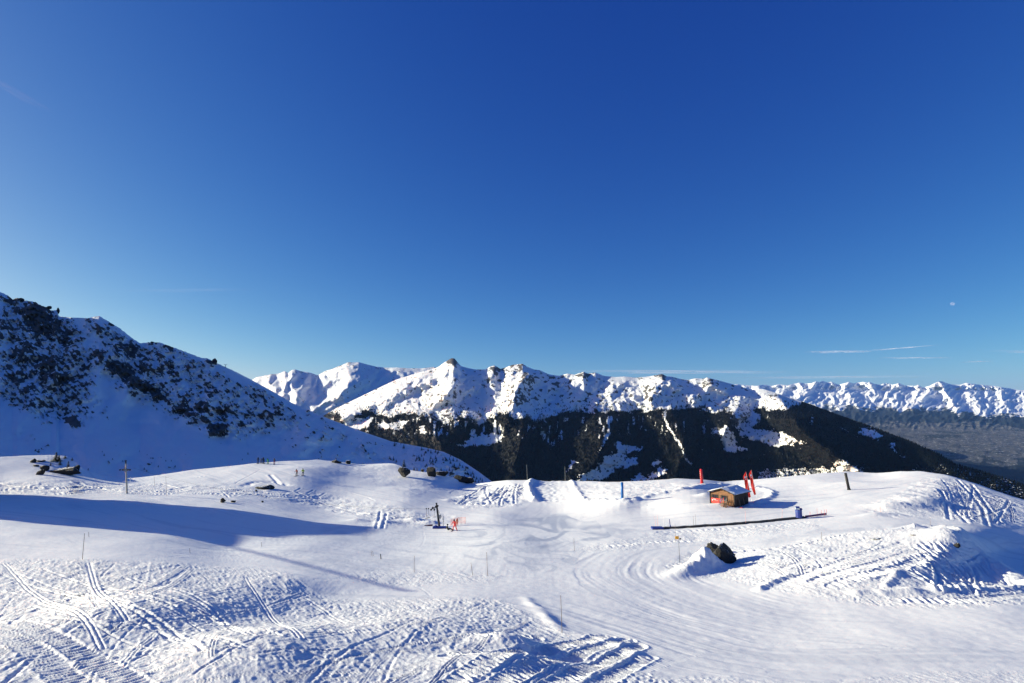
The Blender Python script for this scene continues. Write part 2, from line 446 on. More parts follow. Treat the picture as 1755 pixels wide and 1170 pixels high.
DZ += 0.10 * fbm(X1 / 9, Y1 / 12, 2, 81) + 0.012 * fbm(X1 / 0.8, Y1 / 0.8, 2, 83)

rng = random.Random(7)
def random_tracks(poly, count, ang0, spread, length, depth, width, kinds=('groove', 'pair')):
    bx = [p[0] for p in poly]; by = [p[1] for p in poly]
    k = 0; guard = 0
    while k < count and guard < count * 30:
        guard += 1
        x = rng.uniform(max(min(bx), -30), min(max(bx), 1780)); y = rng.uniform(min(by), min(max(by), 1185))
        if not in_poly(np.array([x]), np.array([y]), poly)[0]: continue
        sc_ = (y - 695) / 400.0 + 0.15
        a = R(ang0 + rng.uniform(-spread, spread)); L = length * rng.uniform(0.4, 1.3) * sc_; bend = rng.uniform(-1, 1) * 0.9 / 4
        pts = [(x, y)]
        for q in range(4):
            a += bend; x += math.cos(a) * L / 4; y += math.sin(a) * L / 4 * 0.5
            pts.append((x, y))
        if min(p[1] for p in pts) < min(by): continue
        if not in_poly(np.array([pts[-1][0]]), np.array([pts[-1][1]]), poly)[0]: continue
        track(pts, depth * rng.uniform(0.5, 1.2), width * rng.uniform(0.8, 1.4), rng.choice(kinds), n=3); k += 1
random_tracks(ROUGH[0][0], 90, 155, 32, 330, 0.034, 0.055)
random_tracks([(0,970),(300,975),(520,1000),(640,1060),(560,1170),(0,1120)], 60, 15, 22, 300, 0.04, 0.055, ('groove',))
random_tracks([(1580,930),(1650,945),(1750,1005),(1740,1020),(1600,1020),(1500,980)], 40, 50, 12, 330, 0.10, 0.11, ('groove',))
random_tracks([(1600,820),(1640,826),(1755,865),(1755,900),(1660,895),(1600,880)], 60, 60, 70, 230, 0.09, 0.12)
random_tracks(ROUGH[4][0], 24, 140, 50, 230, 0.2, 0.2, ('groove',)); random_tracks(ROUGH[5][0], 36, 170, 25, 300, 0.15, 0.18, ('groove',))
random_tracks([(1250,960),(1420,930),(1560,920),(1500,1000),(1330,1010)], 16, 30, 50, 260, 0.08, 0.1)
for L in ([(5,965),(50,1012),(130,1080),(170,1130)], [(150,966),(172,1030),(212,1095)], [(420,990),(460,1052),(512,1122)], [(200,1046),(250,1010),(318,968)], [(255,1040),(300,1000),(330,975)]):
    track(L, 0.036, 0.10, 'pair', rim=0.4)
for L in ([(651,876),(645,905)], [(662,880),(655,905)], [(1607,838),(1640,880),(1658,896)], [(1640,822),(1680,868),(1690,900)], [(1614,842),(1626,890)], [(1665,830),(1700,880)]):
    track(L, 0.10, 0.2, 'groove')
for L in ([(380,843),(390,852)], [(445,805),(402,828)], [(360,813),(340,818)], [(470,822),(440,831)], [(505,842),(515,836)], [(525,846),(535,840)], [(548,850),(556,845)], [(580,864),(588,860)],
          [(640,890),(760,882)], [(650,900),(740,893)], [(1110,865),(1150,862)], [(560,835),(620,850),(640,858)], [(770,845),(800,830),(840,822)]):
    track(L, 0.09, 0.16, 'groove', n=3)
# tracked vehicle prints
for L, w_, sp, dp in (([(740,1190),(850,1142),(960,1108),(1040,1092)], .42, .27, .15), ([(800,1200),(900,1155),(1000,1118),(1075,1098)], .42, .27, .15), ([(900,1200),(1000,1150),(1070,1120),(1092,1108)], .45, .27, .16),
                  ([(980,1200),(1050,1160),(1110,1128)], .42, .27, .13), ([(768,1128),(840,1126),(905,1120)], .55, .22, .15), ([(820,1100),(870,1093),(915,1094)], .45, .22, .13),
                  ([(1372,992),(1450,960),(1545,933)], .5, .6, .12), ([(1395,1004),(1490,970),(1565,944)], .5, .6, .12), ([(1425,1012),(1520,982),(1580,955)], .45, .6, .11), ([(1340,975),(1430,945),(1500,925)], .45, .6, .08),
                  ([(1540,1030),(1650,1030),(1770,1018)], .5, .5, .13), ([(1455,1005),(1500,992),(1515,985)], .5, .5, .2),
                  ([(-30,1085),(80,1150),(140,1200)], .45, .3, .07), ([(20,1090),(150,1145),(240,1200)], .4, .3, .07),
                  ([(1040,936),(1110,930),(1190,927)], .5, .8, .2), ([(1130,912),(1250,905),(1380,896)], .5, .8, .12), ([(1240,948),(1330,940),(1440,925)], .35, .8, .22), ([(1440,925),(1560,908)], .35, .8, .22)):
    track(L, dp, w_, 'tread', sp, rim=0.35)

# groomed pistes: long streaks that follow the runs
RUNS = [[(2205,1096),(1755,1092),(1400,1080),(1220,1050),(1090,1000),(1065,972),(1110,945),(1250,932),(1420,908),(1600,898),(1755,903),(2205,918)],
        [(-450,905),(0,935),(200,948),(400,965),(600,998),(800,1012),(930,1030),(1100,1080),(1300,1130),(1755,1150),(2205,1155)],
        [(430,800),(520,826),(650,852),(790,886),(900,905),(1000,930)], [(950,823),(948,860),(915,900),(905,940),(900,990)],
        [(-450,852),(0,853),(216,848),(320,868),(420,892),(560,910),(800,930),(960,910),(1100,885),(1300,868),(1460,838)],
        [(1060,868),(1150,845),(1240,834),(1340,830),(1440,822)]]
bestd = np.full(XX.shape, 1e9); sidev = np.zeros(XX.shape); arcv = np.zeros(XX.shape); idv = np.zeros(XX.shape)
for k, L in enumerate(RUNS):
    d, arc, side = seg_dist(WX, WY, [w2(*p) for p in smooth_poly(L, 3)])
    m = d < bestd; bestd = np.where(m, d, bestd); sidev = np.where(m, side, sidev); arcv = np.where(m, arc, arcv); idv = np.where(m, k, idv)
gro = 1 - np.clip(rough * 1.6, 0, 1)
sv = sidev + 0.5 * perlin(WX / 15, WY / 15, 90)
streak = fbm(sv / 0.55, arcv / 14 + idv * 7, 3, 101) * 0.024 + perlin(sv / 0.21, arcv / 9 + idv * 3, 109) * 0.007 * np.clip(40 / DD, 0, 1) + perlin(sv / 2.2, arcv / 40 + idv * 3, 105) * 0.028
streak = np.where(idv == 3, 0.25, 1.0) * streak * (0.5 + 0.8 * sstep(-.3, .4, perlin(WX / 6, WY / 9, 106)))
near_g = np.clip(40 / DD, 0.3, 1)
DZ += gro * streak + gro * 0.012 * np.sin(sv / 0.22 * 2 * math.pi) * sstep(45, 25, DD) * sstep(0, .3, perlin(WX / 5, WY / 5, 107))
random_g = rng
for q in range(46):          # carved turns on the pistes
    x = rng.uniform(200, 1755); y = rng.uniform(850, 1160); L = rng.uniform(60, 220) * ((y - 690) / 350); a = R(rng.uniform(-30, 40))
    pts = [(x, y)]; bend = rng.uniform(-.35, .35)
    for k in range(4):
        a += bend; x += math.cos(a) * L / 4; y += math.sin(a) * L / 4 * .45; pts.append((x, y))
    if min(p[1] - crest_y(p[0]) for p in pts) < 12 or max(p[1] for p in pts) > 1040: continue
    track(pts, rng.uniform(0.012, 0.025), 0.06, 'groove', n=3)
# scraped, darker packed snow
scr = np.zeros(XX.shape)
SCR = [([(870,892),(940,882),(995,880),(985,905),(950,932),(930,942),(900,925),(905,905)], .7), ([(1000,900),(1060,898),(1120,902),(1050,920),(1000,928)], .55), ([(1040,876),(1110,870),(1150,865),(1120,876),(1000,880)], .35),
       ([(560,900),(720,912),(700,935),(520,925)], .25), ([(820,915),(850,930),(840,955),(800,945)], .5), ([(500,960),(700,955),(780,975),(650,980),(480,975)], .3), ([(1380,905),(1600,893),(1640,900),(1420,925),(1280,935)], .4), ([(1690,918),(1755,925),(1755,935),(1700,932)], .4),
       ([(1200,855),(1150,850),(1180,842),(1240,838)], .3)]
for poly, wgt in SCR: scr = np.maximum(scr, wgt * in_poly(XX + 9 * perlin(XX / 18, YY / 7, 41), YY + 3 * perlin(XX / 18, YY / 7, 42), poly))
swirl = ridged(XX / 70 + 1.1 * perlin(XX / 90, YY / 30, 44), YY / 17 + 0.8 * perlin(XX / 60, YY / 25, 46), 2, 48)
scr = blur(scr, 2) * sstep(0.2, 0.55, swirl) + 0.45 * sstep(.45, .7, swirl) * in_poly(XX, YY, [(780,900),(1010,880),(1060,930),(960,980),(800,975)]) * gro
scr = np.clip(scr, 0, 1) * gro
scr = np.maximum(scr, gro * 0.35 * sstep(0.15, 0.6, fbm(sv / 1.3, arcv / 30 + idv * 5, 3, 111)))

EZ = WZ + DZ
# the far side of the crest drops towards the valley
k = np.arange(1, NB + 1)[:, None] / NB
back_d = DD[0][None] * (1 + 2.2 * k ** 1.6)
bx_ = WX[0][None] / WY[0][None] * back_d
drop = (back_d - DD[0][None])
bz = EZ[0][None] - 0.12 * np.minimum(drop, 8) ** 1.3 * 0.4 - 0.42 * drop * sstep(0, 25, drop) + 0.4 * perlin(bx_ / 6, back_d / 6, 4) * sstep(0, 10, drop)
left_k = sstep(760, 560, xs)[None]
V = np.stack([WX, WY, EZ], -1)
VB = np.stack([bx_, back_d, bz], -1)[::-1]
Vall = np.concatenate([VB, V], 0)
ga = np.concatenate([np.zeros(VB.shape[:2]), gro], 0); sa = np.concatenate([np.zeros(VB.shape[:2]), scr], 0)
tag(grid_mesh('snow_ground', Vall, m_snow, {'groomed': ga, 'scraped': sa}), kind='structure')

def ground(x, y):
    """a point of the finished snow surface, given by its place in the photograph"""
    i, j = gidx(x, y)
    return Vector((float(WX[i, j]), float(WY[i, j]), float(EZ[i, j])))
# ------------------------------------------------------------------ rocky mountain on the left, in its own shade
def iv(x, pts, k=1): 
    p = np.array(pts, float); return np.interp(x, p[:, 0], p[:, k])
A_R = [(-1100,150,1100),(-700,240,1100),(-480,310,1100),(-300,385,1100),(-150,450,1100),(-60,480,1100),(0,500,1100),(12,505,1100),(22,513,1100),(30,510,1100),(38,514,1100),(45,515,1090),(60,517,1090),(72,524,1090),(80,526,1090),(88,532,1080),(97,531,1080),(101,542,1080),(125,544,1070),(150,545,1060),(170,541,1060),(180,547,1060),(205,562,1050),
 (225,578,1040),(240,588,1040),(250,587,1030),(262,586,1030),(275,587,1020),(300,596,1010),(345,613,1000),(357,614,990),(365,619,990),(385,628,980),(400,635,970),(430,650,950),(470,672,930),(500,690,910),(560,716,870),(620,739,840),(670,756,820),(730,767,790),(760,774,760),(790,788,735),(820,808,700),(850,830,670),(900,860,640)]
ax = np.concatenate([np.arange(-1100, -20, 12.0), np.arange(-20, 901, 1.6)])
ay = iv(ax, A_R); adr = iv(ax, A_R, 2)
NA = 250
s = np.linspace(0, 1, NA)[:, None]
AYB = 880.0
AY = ay[None] + (AYB - ay[None]) * s ** 1.05
AX = np.broadcast_to(ax, AY.shape).copy()
# distances: the floor of the hollow, the flank, the ridge
db = iv(ax, [(-1100,200),(-640,215),(-300,260),(0,330),(200,330),(400,380),(560,430),(650,480),(760,520),(850,560),(900,580)])
dm = iv(ax, [(-1100,430),(-640,470),(-300,570),(0,700),(200,750),(300,740),(400,740),(500,730),(620,720),(700,690),(850,640),(900,620)])
u = (AY - ay[None]) / (AYB - ay[None])
AD = np.where(u < 0.5, adr * (dm / adr) ** (u / 0.5), dm * (db / dm) ** ((u - 0.5) / 0.5))
AD = blur(AD, 5, 2)
ROCKS = [(62,545,34,34,0,1.0),(30,590,25,25,0,.6),(8,560,18,30,0,.55),(90,565,28,22,30,.8),(115,575,22,16,30,.8),(45,605,32,24,0,.75),(80,625,32,26,0,.8),(105,650,42,18,20,.8),(100,680,36,14,20,.6),(30,650,24,16,0,.45),(15,655,14,12,0,.5),(22,680,20,12,30,.5),
 (125,722,16,11,15,1.0),(95,700,24,18,30,.55),(68,715,30,12,20,.3),(160,560,22,18,20,.4),(175,565,10,6,0,.7),(165,610,16,22,-20,.6),(205,598,26,16,20,.7),(225,600,22,16,35,.85),(208,632,32,13,15,.95),(242,660,44,15,25,.95),(265,672,34,12,25,.8),(245,625,22,20,45,.75),(285,620,30,13,40,.6),
 (305,660,26,22,50,.45),(316,705,26,12,20,.9),(345,700,15,17,60,.9),(370,736,17,12,25,1.0),(352,718,14,8,30,.7),(382,710,18,10,45,.65),(300,600,40,9,25,.5),(340,625,40,10,28,.45),(420,690,60,26,30,.30),(470,715,60,20,28,.25),(160,690,30,12,45,.3),(60,760,40,10,30,.2),
 (365,620,12,4,10,.9),(20,515,22,8,10,.8),(70,522,22,8,15,.9),(520,715,50,10,25,.2),(600,760,70,16,22,.22),(760,800,80,20,28,.25),(250,795,60,12,6,.22),(560,770,90,20,20,.12)]
rk = np.zeros(AX.shape)
for poly, w_ in (([(0,508),(90,530),(140,556),(165,640),(140,735),(70,715),(0,695)], .5), ([(170,548),(260,592),(345,620),(430,655),(520,715),(430,745),(370,755),(330,722),(270,700),(200,670),(168,600)], .42), ([(430,660),(600,740),(680,765),(620,775),(480,740)], .2)):
    rk = np.maximum(rk, w_ * in_poly(AX + 14 * perlin(AX / 30, AY / 25, 251), AY + 10 * perlin(AX / 25, AY / 22, 252), poly))
rk = blur(rk, 5); rk *= 1 - 0.85 * np.exp(-(seg_dist(AX, AY, [(150,548),(158,600),(185,660),(190,720)])[0] / 8) ** 2)
for (x0, y0, a_, b_, an, w_) in ROCKS:
    c_, s_ = math.cos(R(an)), math.sin(R(an)); dx, dy = AX - x0, AY - y0
    q = ((dx * c_ + dy * s_) / a_) ** 2 + ((-dx * s_ + dy * c_) / b_) ** 2
    rk = np.maximum(rk, w_ * np.exp(-q ** 1.5 * 0.8))
offl = sstep(0, -120, AX); rk = np.maximum(rk, offl * 0.5 * sstep(0.75, 0.3, u))
Xw = AX / F * AD; 
nz = ridged(AX / 26 + 0.3 * AY / 26, AY / 20, 4, 201) ; nf = fbm(AX / 5.5 - AY / 14, AY / 6, 4, 205); nb = fbm(AX / 60, AY / 45, 3, 209)
fall = fbm((AX - 0.9 * AY) / 6.0, (AY + 0.9 * AX) / 30.0, 4, 212)      # bands that follow the fall line
rockf = rk * 0.92 + 0.34 * nf + 0.30 * fall + 0.32 * fbm(AX / 13 + 0.4 * AY / 13, AY / 15, 4, 231, .6) + 0.01
rockf = np.where(rk < 0.05, np.minimum(rockf, 0.14 + 0.3 * nf), rockf)
rmask = sstep(0.36, 0.5, rockf)
fade = sstep(0, 0.03, u)
rel = 0.030 * rk * nz + 0.010 * rmask * (0.6 + 0.8 * nf) + 0.022 * nb * sstep(0, .25, u) + 0.004 * nf * rk + 0.02 * sstep(0.2, 0.9, ridged(AX / 130 + AY / 200, AY / 300, 2, 217)) * sstep(0, .2, u)
AD2 = AD * (1 - rel * (0.35 + 0.65 * fade))
AYj = AY + 0.8 * (1 - fade) * perlin(AX / 4, AX * 0, 33) * (AX < 420)
rx, rz = ray(AX, AYj)
tag(grid_mesh('rocky_mountain', np.stack([rx * AD2, AD2, rz * AD2], -1), m_mtn_near, {'rock': rockf, 'forest': np.full(AX.shape, -1.0)}), kind='structure')
def on_a(x, y):
    j = int(np.clip(np.searchsorted(ax, x), 0, len(ax) - 1)); uu = (y - ay[j]) / (AYB - ay[j])
    i = int(np.clip(round(max(uu, 0) ** (1 / 1.05) * (NA - 1)), 0, NA - 1))
    return Vector((float(A_P[i, j, 0]), float(A_P[i, j, 1]), float(A_P[i, j, 2])))
A_P = np.stack([rx * AD2, AD2, rz * AD2], -1)

# ------------------------------------------------------------------ massif across the valley
C_R = [(430,800),(480,765),(545,718),(575,700),(600,688),(625,676),(650,664),(680,650),(705,642),(725,636),(742,632),(752,628),(760,622),(768,617),(774,613.5),(779,614),(783,619),(790,627),(800,630),(815,633),(832,633),(840,628),(848,626),(858,632),(868,629),(878,625),(888,624),(896,623),(903,628),(915,633),(925,634),(940,641),(958,644),
 (972,640),(985,642),(1000,636.5),(1008,640),(1020,638),(1035,644),(1055,646),(1070,645),(1090,647),(1112,645),(1135,640.5),(1143,645),(1150,645),(1165,649),(1180,651),(1192,648),(1205,649),(1212,646.5),(1225,650),(1240,654),(1262,660),(1280,665),(1290,668),(1300,666),(1310,667),(1330,673),(1350,680),
 (1388,692),(1420,704),(1469,722),(1510,737),(1551,752),(1605,776),(1640,796),(1700,813),(1755,831),(1900,865),(2300,900)]
cxs = np.concatenate([np.arange(430, 1776, 1.7), np.arange(1776, 2301, 12.0)])
cyr = iv(cxs, C_R); cdr = iv(cxs, [(430,6900),(545,7600),(775,7600),(1000,7000),(1135,6800),(1300,6500),(1400,5800),(1500,5200),(1600,4600),(1700,4100),(1755,3900),(2300,3300)])
cdb = np.minimum(iv(cxs, [(430,4300),(900,4400),(1300,4100),(1500,3600),(1755,3000),(2300,2900)]), cdr * 0.8)
NC = 230
s = np.linspace(0, 1, NC)[:, None]
CYB = 915.0
CYY = cyr[None] + (CYB - cyr[None]) * s; CXX = np.broadcast_to(cxs, CYY.shape).copy()
CD = cdr[None] * (cdb[None] / cdr[None]) ** (s ** 0.85)
below = CYY - cyr[None]
rel = np.zeros(CXX.shape)
def spur(R_, X, Y, pts, amp, wl, wr):
    """ridge line running down towards the viewer: gentle on the left, steep on the right"""
    d, arc, side = seg_dist(X, Y, pts)
    w = np.where(side > 0, wl, wr)          # lines go downwards on the page: side>0 is the left
    tot = sum(math.dist(a, b) for a, b in zip(pts[:-1], pts[1:]))
    taper = 0.55 + 0.45 * np.sin(np.clip(arc / tot, 0, 1) * math.pi)
    return np.maximum(R_, amp * taper * np.clip(1 - d / w, 0, 1))
wx_ = CXX + 6 * perlin(CXX / 25, CYY / 18, 301) + 2.5 * perlin(CXX / 8, CYY / 6, 302); wy_ = CYY + 4 * perlin(CXX / 25, CYY / 18, 303)
for (pts, amp, wl_, wr_) in (([(775,614),(757,640),(720,655),(690,668),(640,695),(585,715)], .060, 40, 16), ([(786,640),(783,655),(765,675),(750,692)], .040, 38, 14), ([(898,624),(909,642),(889,656),(880,676),(877,700)], .075, 60, 26),
                            ([(848,626),(842,640),(850,655)], .035, 22, 14), ([(1000,637),(985,665),(965,690),(940,712)], .055, 14, 40), ([(1135,641),(1144,660),(1140,680),(1150,700)], .065, 45, 22),
                            ([(1080,646),(1060,665),(1050,690)], .022, 35, 15), ([(1212,647),(1222,662),(1240,672)], .050, 30, 24), ([(1290,668),(1270,690),(1255,715),(1240,745)], .055, 45, 22), ([(1330,673),(1345,700),(1380,745),(1440,785),(1475,808)], .085, 40, 60),
                            ([(1020,640),(1010,655)], .02, 20, 12), ([(620,680),(600,700)], .03, 22, 10), ([(660,668),(640,690)], .02, 20, 10), ([(1105,672),(1090,690)], .02, 20, 10), ([(930,640),(935,660)], .02, 14, 10), ([(820,690),(800,710),(780,740)], .03, 40, 25),
                            ([(1060,700),(1040,760),(1000,815)], .05, 60, 35), ([(1190,700),(1180,760),(1160,810)], .045, 60, 20), ([(900,710),(890,770),(880,820)], .04, 50, 30), ([(730,715),(760,770),(790,820)], .04, 60, 30),([(1480,730),(1510,760),(1560,800)], .03, 40, 30),([(1580,775),(1640,815),(1700,845)], .04, 30, 30)):
    rel = np.maximum(rel, 0) ; new = spur(np.zeros(CXX.shape), wx_, wy_, pts, amp * 1.5, wl_, wr_); rel = np.maximum(rel, new) + 0.25 * np.minimum(rel, new)
qx_ = CXX + 7 * perlin(CXX / 30, CYY / 22, 351) + 3 * perlin(CXX / 11, CYY / 9, 352); qy_ = CYY + 5 * perlin(CXX / 28, CYY / 20, 353)
al_ = -0.80 * qx_ + 0.60 * qy_; ac_ = 0.60 * qx_ + 0.80 * qy_; lowz = 1 - 0.55 * sstep(672, 706, CYY)
rel *= 0.35 + 0.65 * sstep(700, 720, CYY)
rel += lowz * 0.013 * ridged(ac_ / 30, al_ / 95, 5, 311, 0.55) * sstep(0, 14, below) + 0.008 * fbm(CXX / 30, CYY / 20, 5, 321, 0.6)
rel += 0.0032 * ridged(ac_ / 8, al_ / 20, 4, 331, .7) + 0.007 * ridged(CXX / 20 - CYY / 60, CYY / 34, 3, 335) * sstep(4, 20, below)
# faces turned away from and towards the morning sun, traced as slopes and integrated into relief
def faces(X, Y, polys, away, toward, seed, lam=0.22, eps=6e-4):
    """slopes in x, made into one coherent surface by least squares"""
    gx_ = np.arange(X.min() - 40, min(X.max(), 1900) + 40, 1.6); gy_ = np.arange(590, 935, 1.3); GX, GY = np.meshgrid(gx_, gy_)
    xw = GX + 4 * perlin(GX / 16, GY / 12, seed) + 2.0 * perlin(GX / 5, GY / 4, seed + 1); yw = GY + 3 * perlin(GX / 14, GY / 11, seed + 2) + 1.2 * perlin(GX / 4, GY / 3.5, seed + 3)
    m = np.zeros(GX.shape)
    for poly in polys: m = np.maximum(m, in_poly(xw, yw, poly))
    m = blur(m, 1, 1)
    s_ = m * away - (1 - m) * toward * (1 + 1.1 * fbm((0.6 * GX + 0.8 * GY) / 15, (0.6 * GY - 0.8 * GX) / 34, 5, seed + 5, .6)) + away * 0.34 * fbm(GX / 6, GY / 8, 4, seed + 9, .68)
    s_ = s_ - s_.mean()
    S2 = np.concatenate([s_, -s_[:, ::-1]], 1); S2 = np.concatenate([S2, S2[::-1]], 0)
    H = np.fft.fft2(S2); ky = 2j * np.sin(np.pi * np.fft.fftfreq(S2.shape[0]))[:, None] / 1.3; kx = 2j * np.sin(np.pi * np.fft.fftfreq(S2.shape[1]))[None] / 1.6
    ex = np.exp(1j * np.pi * np.fft.fftfreq(S2.shape[1]))[None]
    O = np.real(np.fft.ifft2(H * np.conj(kx * ex) / (np.abs(kx) ** 2 + lam * np.abs(ky) ** 2 + eps)))[:GX.shape[0], :GX.shape[1]]
    ci_ = np.clip((X - gx_[0]) / 1.6, 0, len(gx_) - 1.01); ri_ = np.clip((Y - gy_[0]) / 1.3, 0, len(gy_) - 1.01); c_ = ci_.astype(int); r_ = ri_.astype(int); a_ = ci_ - c_; b_ = ri_ - r_
    return (O[r_, c_] * (1 - a_) + O[r_, c_ + 1] * a_) * (1 - b_) + (O[r_ + 1, c_] * (1 - a_) + O[r_ + 1, c_ + 1] * a_) * b_
SHADE = [[(650,634),(700,633),(745,632),(742,645),(712,652),(683,664),(653,674),(620,689),(590,703),(560,703),(600,685),(636,660)], [(779,614),(790,628),(835,631),(820,641),(800,636),(790,641),(782,630)],
 [(786,650),(846,652),(858,665),(821,678),(801,683),(776,693),(745,697),(753,685),(768,674),(781,662)], [(848,624),(856,632),(868,645),(850,656),(838,645)], [(911,640),(966,650),(995,653),(997,668),(971,679),(968,695),(934,712),(892,713),(880,703),(882,679),(889,660)],
 [(1016,660),(1030,664),(1020,675),(1005,680),(1008,668)], [(986,680),(1002,676),(998,688),(985,690)], [(1117,658),(1136,660),(1138,690),(1125,700),(1110,690),(1120,672)], [(1082,676),(1098,674),(1096,692),(1088,688)],
 [(1149,642),(1176,652),(1220,668),(1246,679),(1244,684),(1189,690),(1168,671),(1154,658)], [(1228,650),(1262,659),(1287,667),(1284,670),(1250,676),(1235,668),(1222,664)], [(1002,636),(1012,642),(1005,652),(998,650)], [(870,640),(880,636),(885,650),(872,655)], [(858,685),(870,682),(868,694)],
 [(1330,671),(1400,694),(1755,828),(2300,880),(2300,915),(1560,915),(1500,830),(1460,800),(1400,760),(1360,720)], [(700,668),(712,664),(708,676),(695,680)], [(1050,668),(1062,665),(1058,680),(1046,684)], [(925,700),(960,705),(955,740),(925,735)], [(1040,710),(1060,705),(1050,760),(1030,770)], [(1150,700),(1190,705),(1200,790),(1175,770)]]
rel = rel - faces(CXX, CYY, SHADE, 0.0021, 0.00042, 1301)
rel += 0.0026 * ridged((0.6 * CXX + 0.8 * CYY) / 6, (0.6 * CYY - 0.8 * CXX) / 14, 3, 1351, .7) * sstep(716, 700, CYY)
CD2 = CD * (1 - rel * (0.25 + 0.75 * sstep(0, 10, below)))
# forest: everything below the tree line except traced clearings
TL = [(430,700),(560,706),(578,711),(600,722),(633,706),(658,710),(696,714),(733,711),(758,722),(780,716),(800,716),(830,722),(860,712),(892,718),(932,719),(955,712),(971,708),(1023,708),(1076,706),(1128,704),(1154,703),(1190,700),(1207,702),(1225,712),(1280,714),(1295,701),(1340,701),(1362,697),(1374,688),(1400,690),(2300,690)]
tl = iv(cxs, TL)[None]
fx = CXX + 9 * fbm(CXX / 16, CYY / 10, 4, 401, .65); fy = CYY + 7 * fbm(CXX / 13, CYY / 9, 4, 403, .65)
forest = sstep(-9, 7, fy - tl + 7 * perlin(CXX / 38, CYY * 0 + 3, 431) + 5 * perlin(CXX / 13, CYY / 30, 432))
strk = sstep(-0.12, 0.5, perlin(CXX / 4.5 + CYY / 60, CYY / 26, 421) + 0.6 * perlin(CXX / 15, CYY / 18, 422)) * sstep(90, 10, fy - tl) * (CXX < 1320)
forest = forest - 0.62 * strk * sstep(0, 10, fy - tl)
clear = np.zeros(CXX.shape)
for poly, wgt in (([(786,764),(826,742),(862,744),(858,757),(811,764)], 1), ([(718,732),(726,730),(726,742),(719,742)], .9), ([(650,728),(700,720),(690,735),(655,735)], .5),([(590,722),(640,715),(625,735),(598,735)], .9),
                  ([(1050,760),(1062,758),(1102,768),(1084,776),(1068,789),(1092,780),(1089,797),(1073,802),(1063,800),(1044,815),(1031,824),(985,826),(1021,800),(1039,779),(1063,774)], 1),
                  ([(971,811),(974,797),(983,789),(991,790),(979,804)], 1), ([(1113,820),(1123,805),(1139,798),(1141,810),(1126,821)], 1), ([(1118,800),(1123,788),(1134,785),(1126,797)], 1), ([(1081,823),(1092,810),(1118,824)], 1),
                  ([(1216,734),(1249,730),(1259,747),(1259,760),(1284,771),(1244,775),(1234,745)], .9), ([(1262,722),(1290,735),(1340,740),(1378,758),(1330,765),(1282,752),(1268,740)], .85), ([(1429,792),(1445,789),(1472,806),(1440,812)], .95), ([(1250,700),(1285,695),(1300,712),(1290,740),(1262,735)], .8),
                  ([(1469,733),(1487,732),(1513,744),(1504,753),(1476,745)], .9), ([(1524,758),(1535,757),(1530,766),(1540,776),(1528,774)], .9), ([(1390,708),(1396,725),(1390,730)], .5), ([(1540,778),(1556,785),(1548,786)], .8),
                  ([(1300,770),(1380,760),(1400,800),(1300,815)], .30), ([(1180,770),(1240,775),(1240,820),(1190,815)], .22), ([(930,725),(965,725),(960,770),(935,765)], .22), ([(700,715),(860,722),(850,750),(740,745)], .2),
                  ([(1640,797),(1700,815),(1755,832),(1755,870),(1690,850),(1640,815),(1560,800)], .42), ([(1300,805),(1480,800),(1480,830),(1300,835)], .6), ([(1410,740),(1435,752),(1422,750)], .3)):
    clear = np.maximum(clear, in_poly(fx, fy, poly) * wgt)
for pts, w_, a_ in (([(1136,706),(1144,726),(1157,752),(1170,776),(1185,796)], 3.0, .75), ([(1047,715),(1042,742),(1033,758),(1026,776)], 2.6, .6), ([(1030,718),(1031,750)], 2.0, .5), ([(1212,720),(1207,742),(1199,789)], 2.4, .38), ([(932,722),(942,750),(945,775)], 2.2, .35),([(1440,732),(1475,750)], 1.2, .5)):
    d, _, _ = seg_dist(wx_, CYY, pts); clear = np.maximum(clear, a_ * np.exp(-(d / w_) ** 2))
forest = forest - clear * (1.12 + 0.5 * fbm(CXX / 5, CYY / 4, 3, 405))
dens = forest.copy()
gst_ = np.abs(np.gradient(rel, axis=1) / np.gradient(cxs)[None])
rock = 0.19 + 0.26 * sstep(0.0008, 0.0028, gst_) + 0.5 * fbm(CXX / 7, CYY / 5, 4, 411, .6) + 0.06 * sstep(10, 0, below)
for (x0, y0, a_, w_) in ((776,617,12,.9),(884,627,13,.42),(850,634,11,.5),(905,645,12,.3),(1000,641,12,.35),(1135,644,10,.4),(955,655,25,.2),(1215,655,16,.3),(905,680,25,.25),(1110,672,20,.25),(840,655,14,.3),(760,700,40,.15),(1020,690,40,.15),(1250,715,40,.2)):
    rock = np.maximum(rock, rock + w_ * np.exp(-((CXX - x0) ** 2 + 2 * (CYY - y0) ** 2) / a_ ** 2))
rx, rz = ray(CXX, CYY)
tag(grid_mesh('forested_massif', np.stack([rx * CD2, CD2, rz * CD2], -1), m_mtn_mid, {'rock': rock, 'forest': forest * 1.6 - 0.2}), kind='structure')
C_P = np.stack([rx * CD2, CD2, rz * CD2], -1)

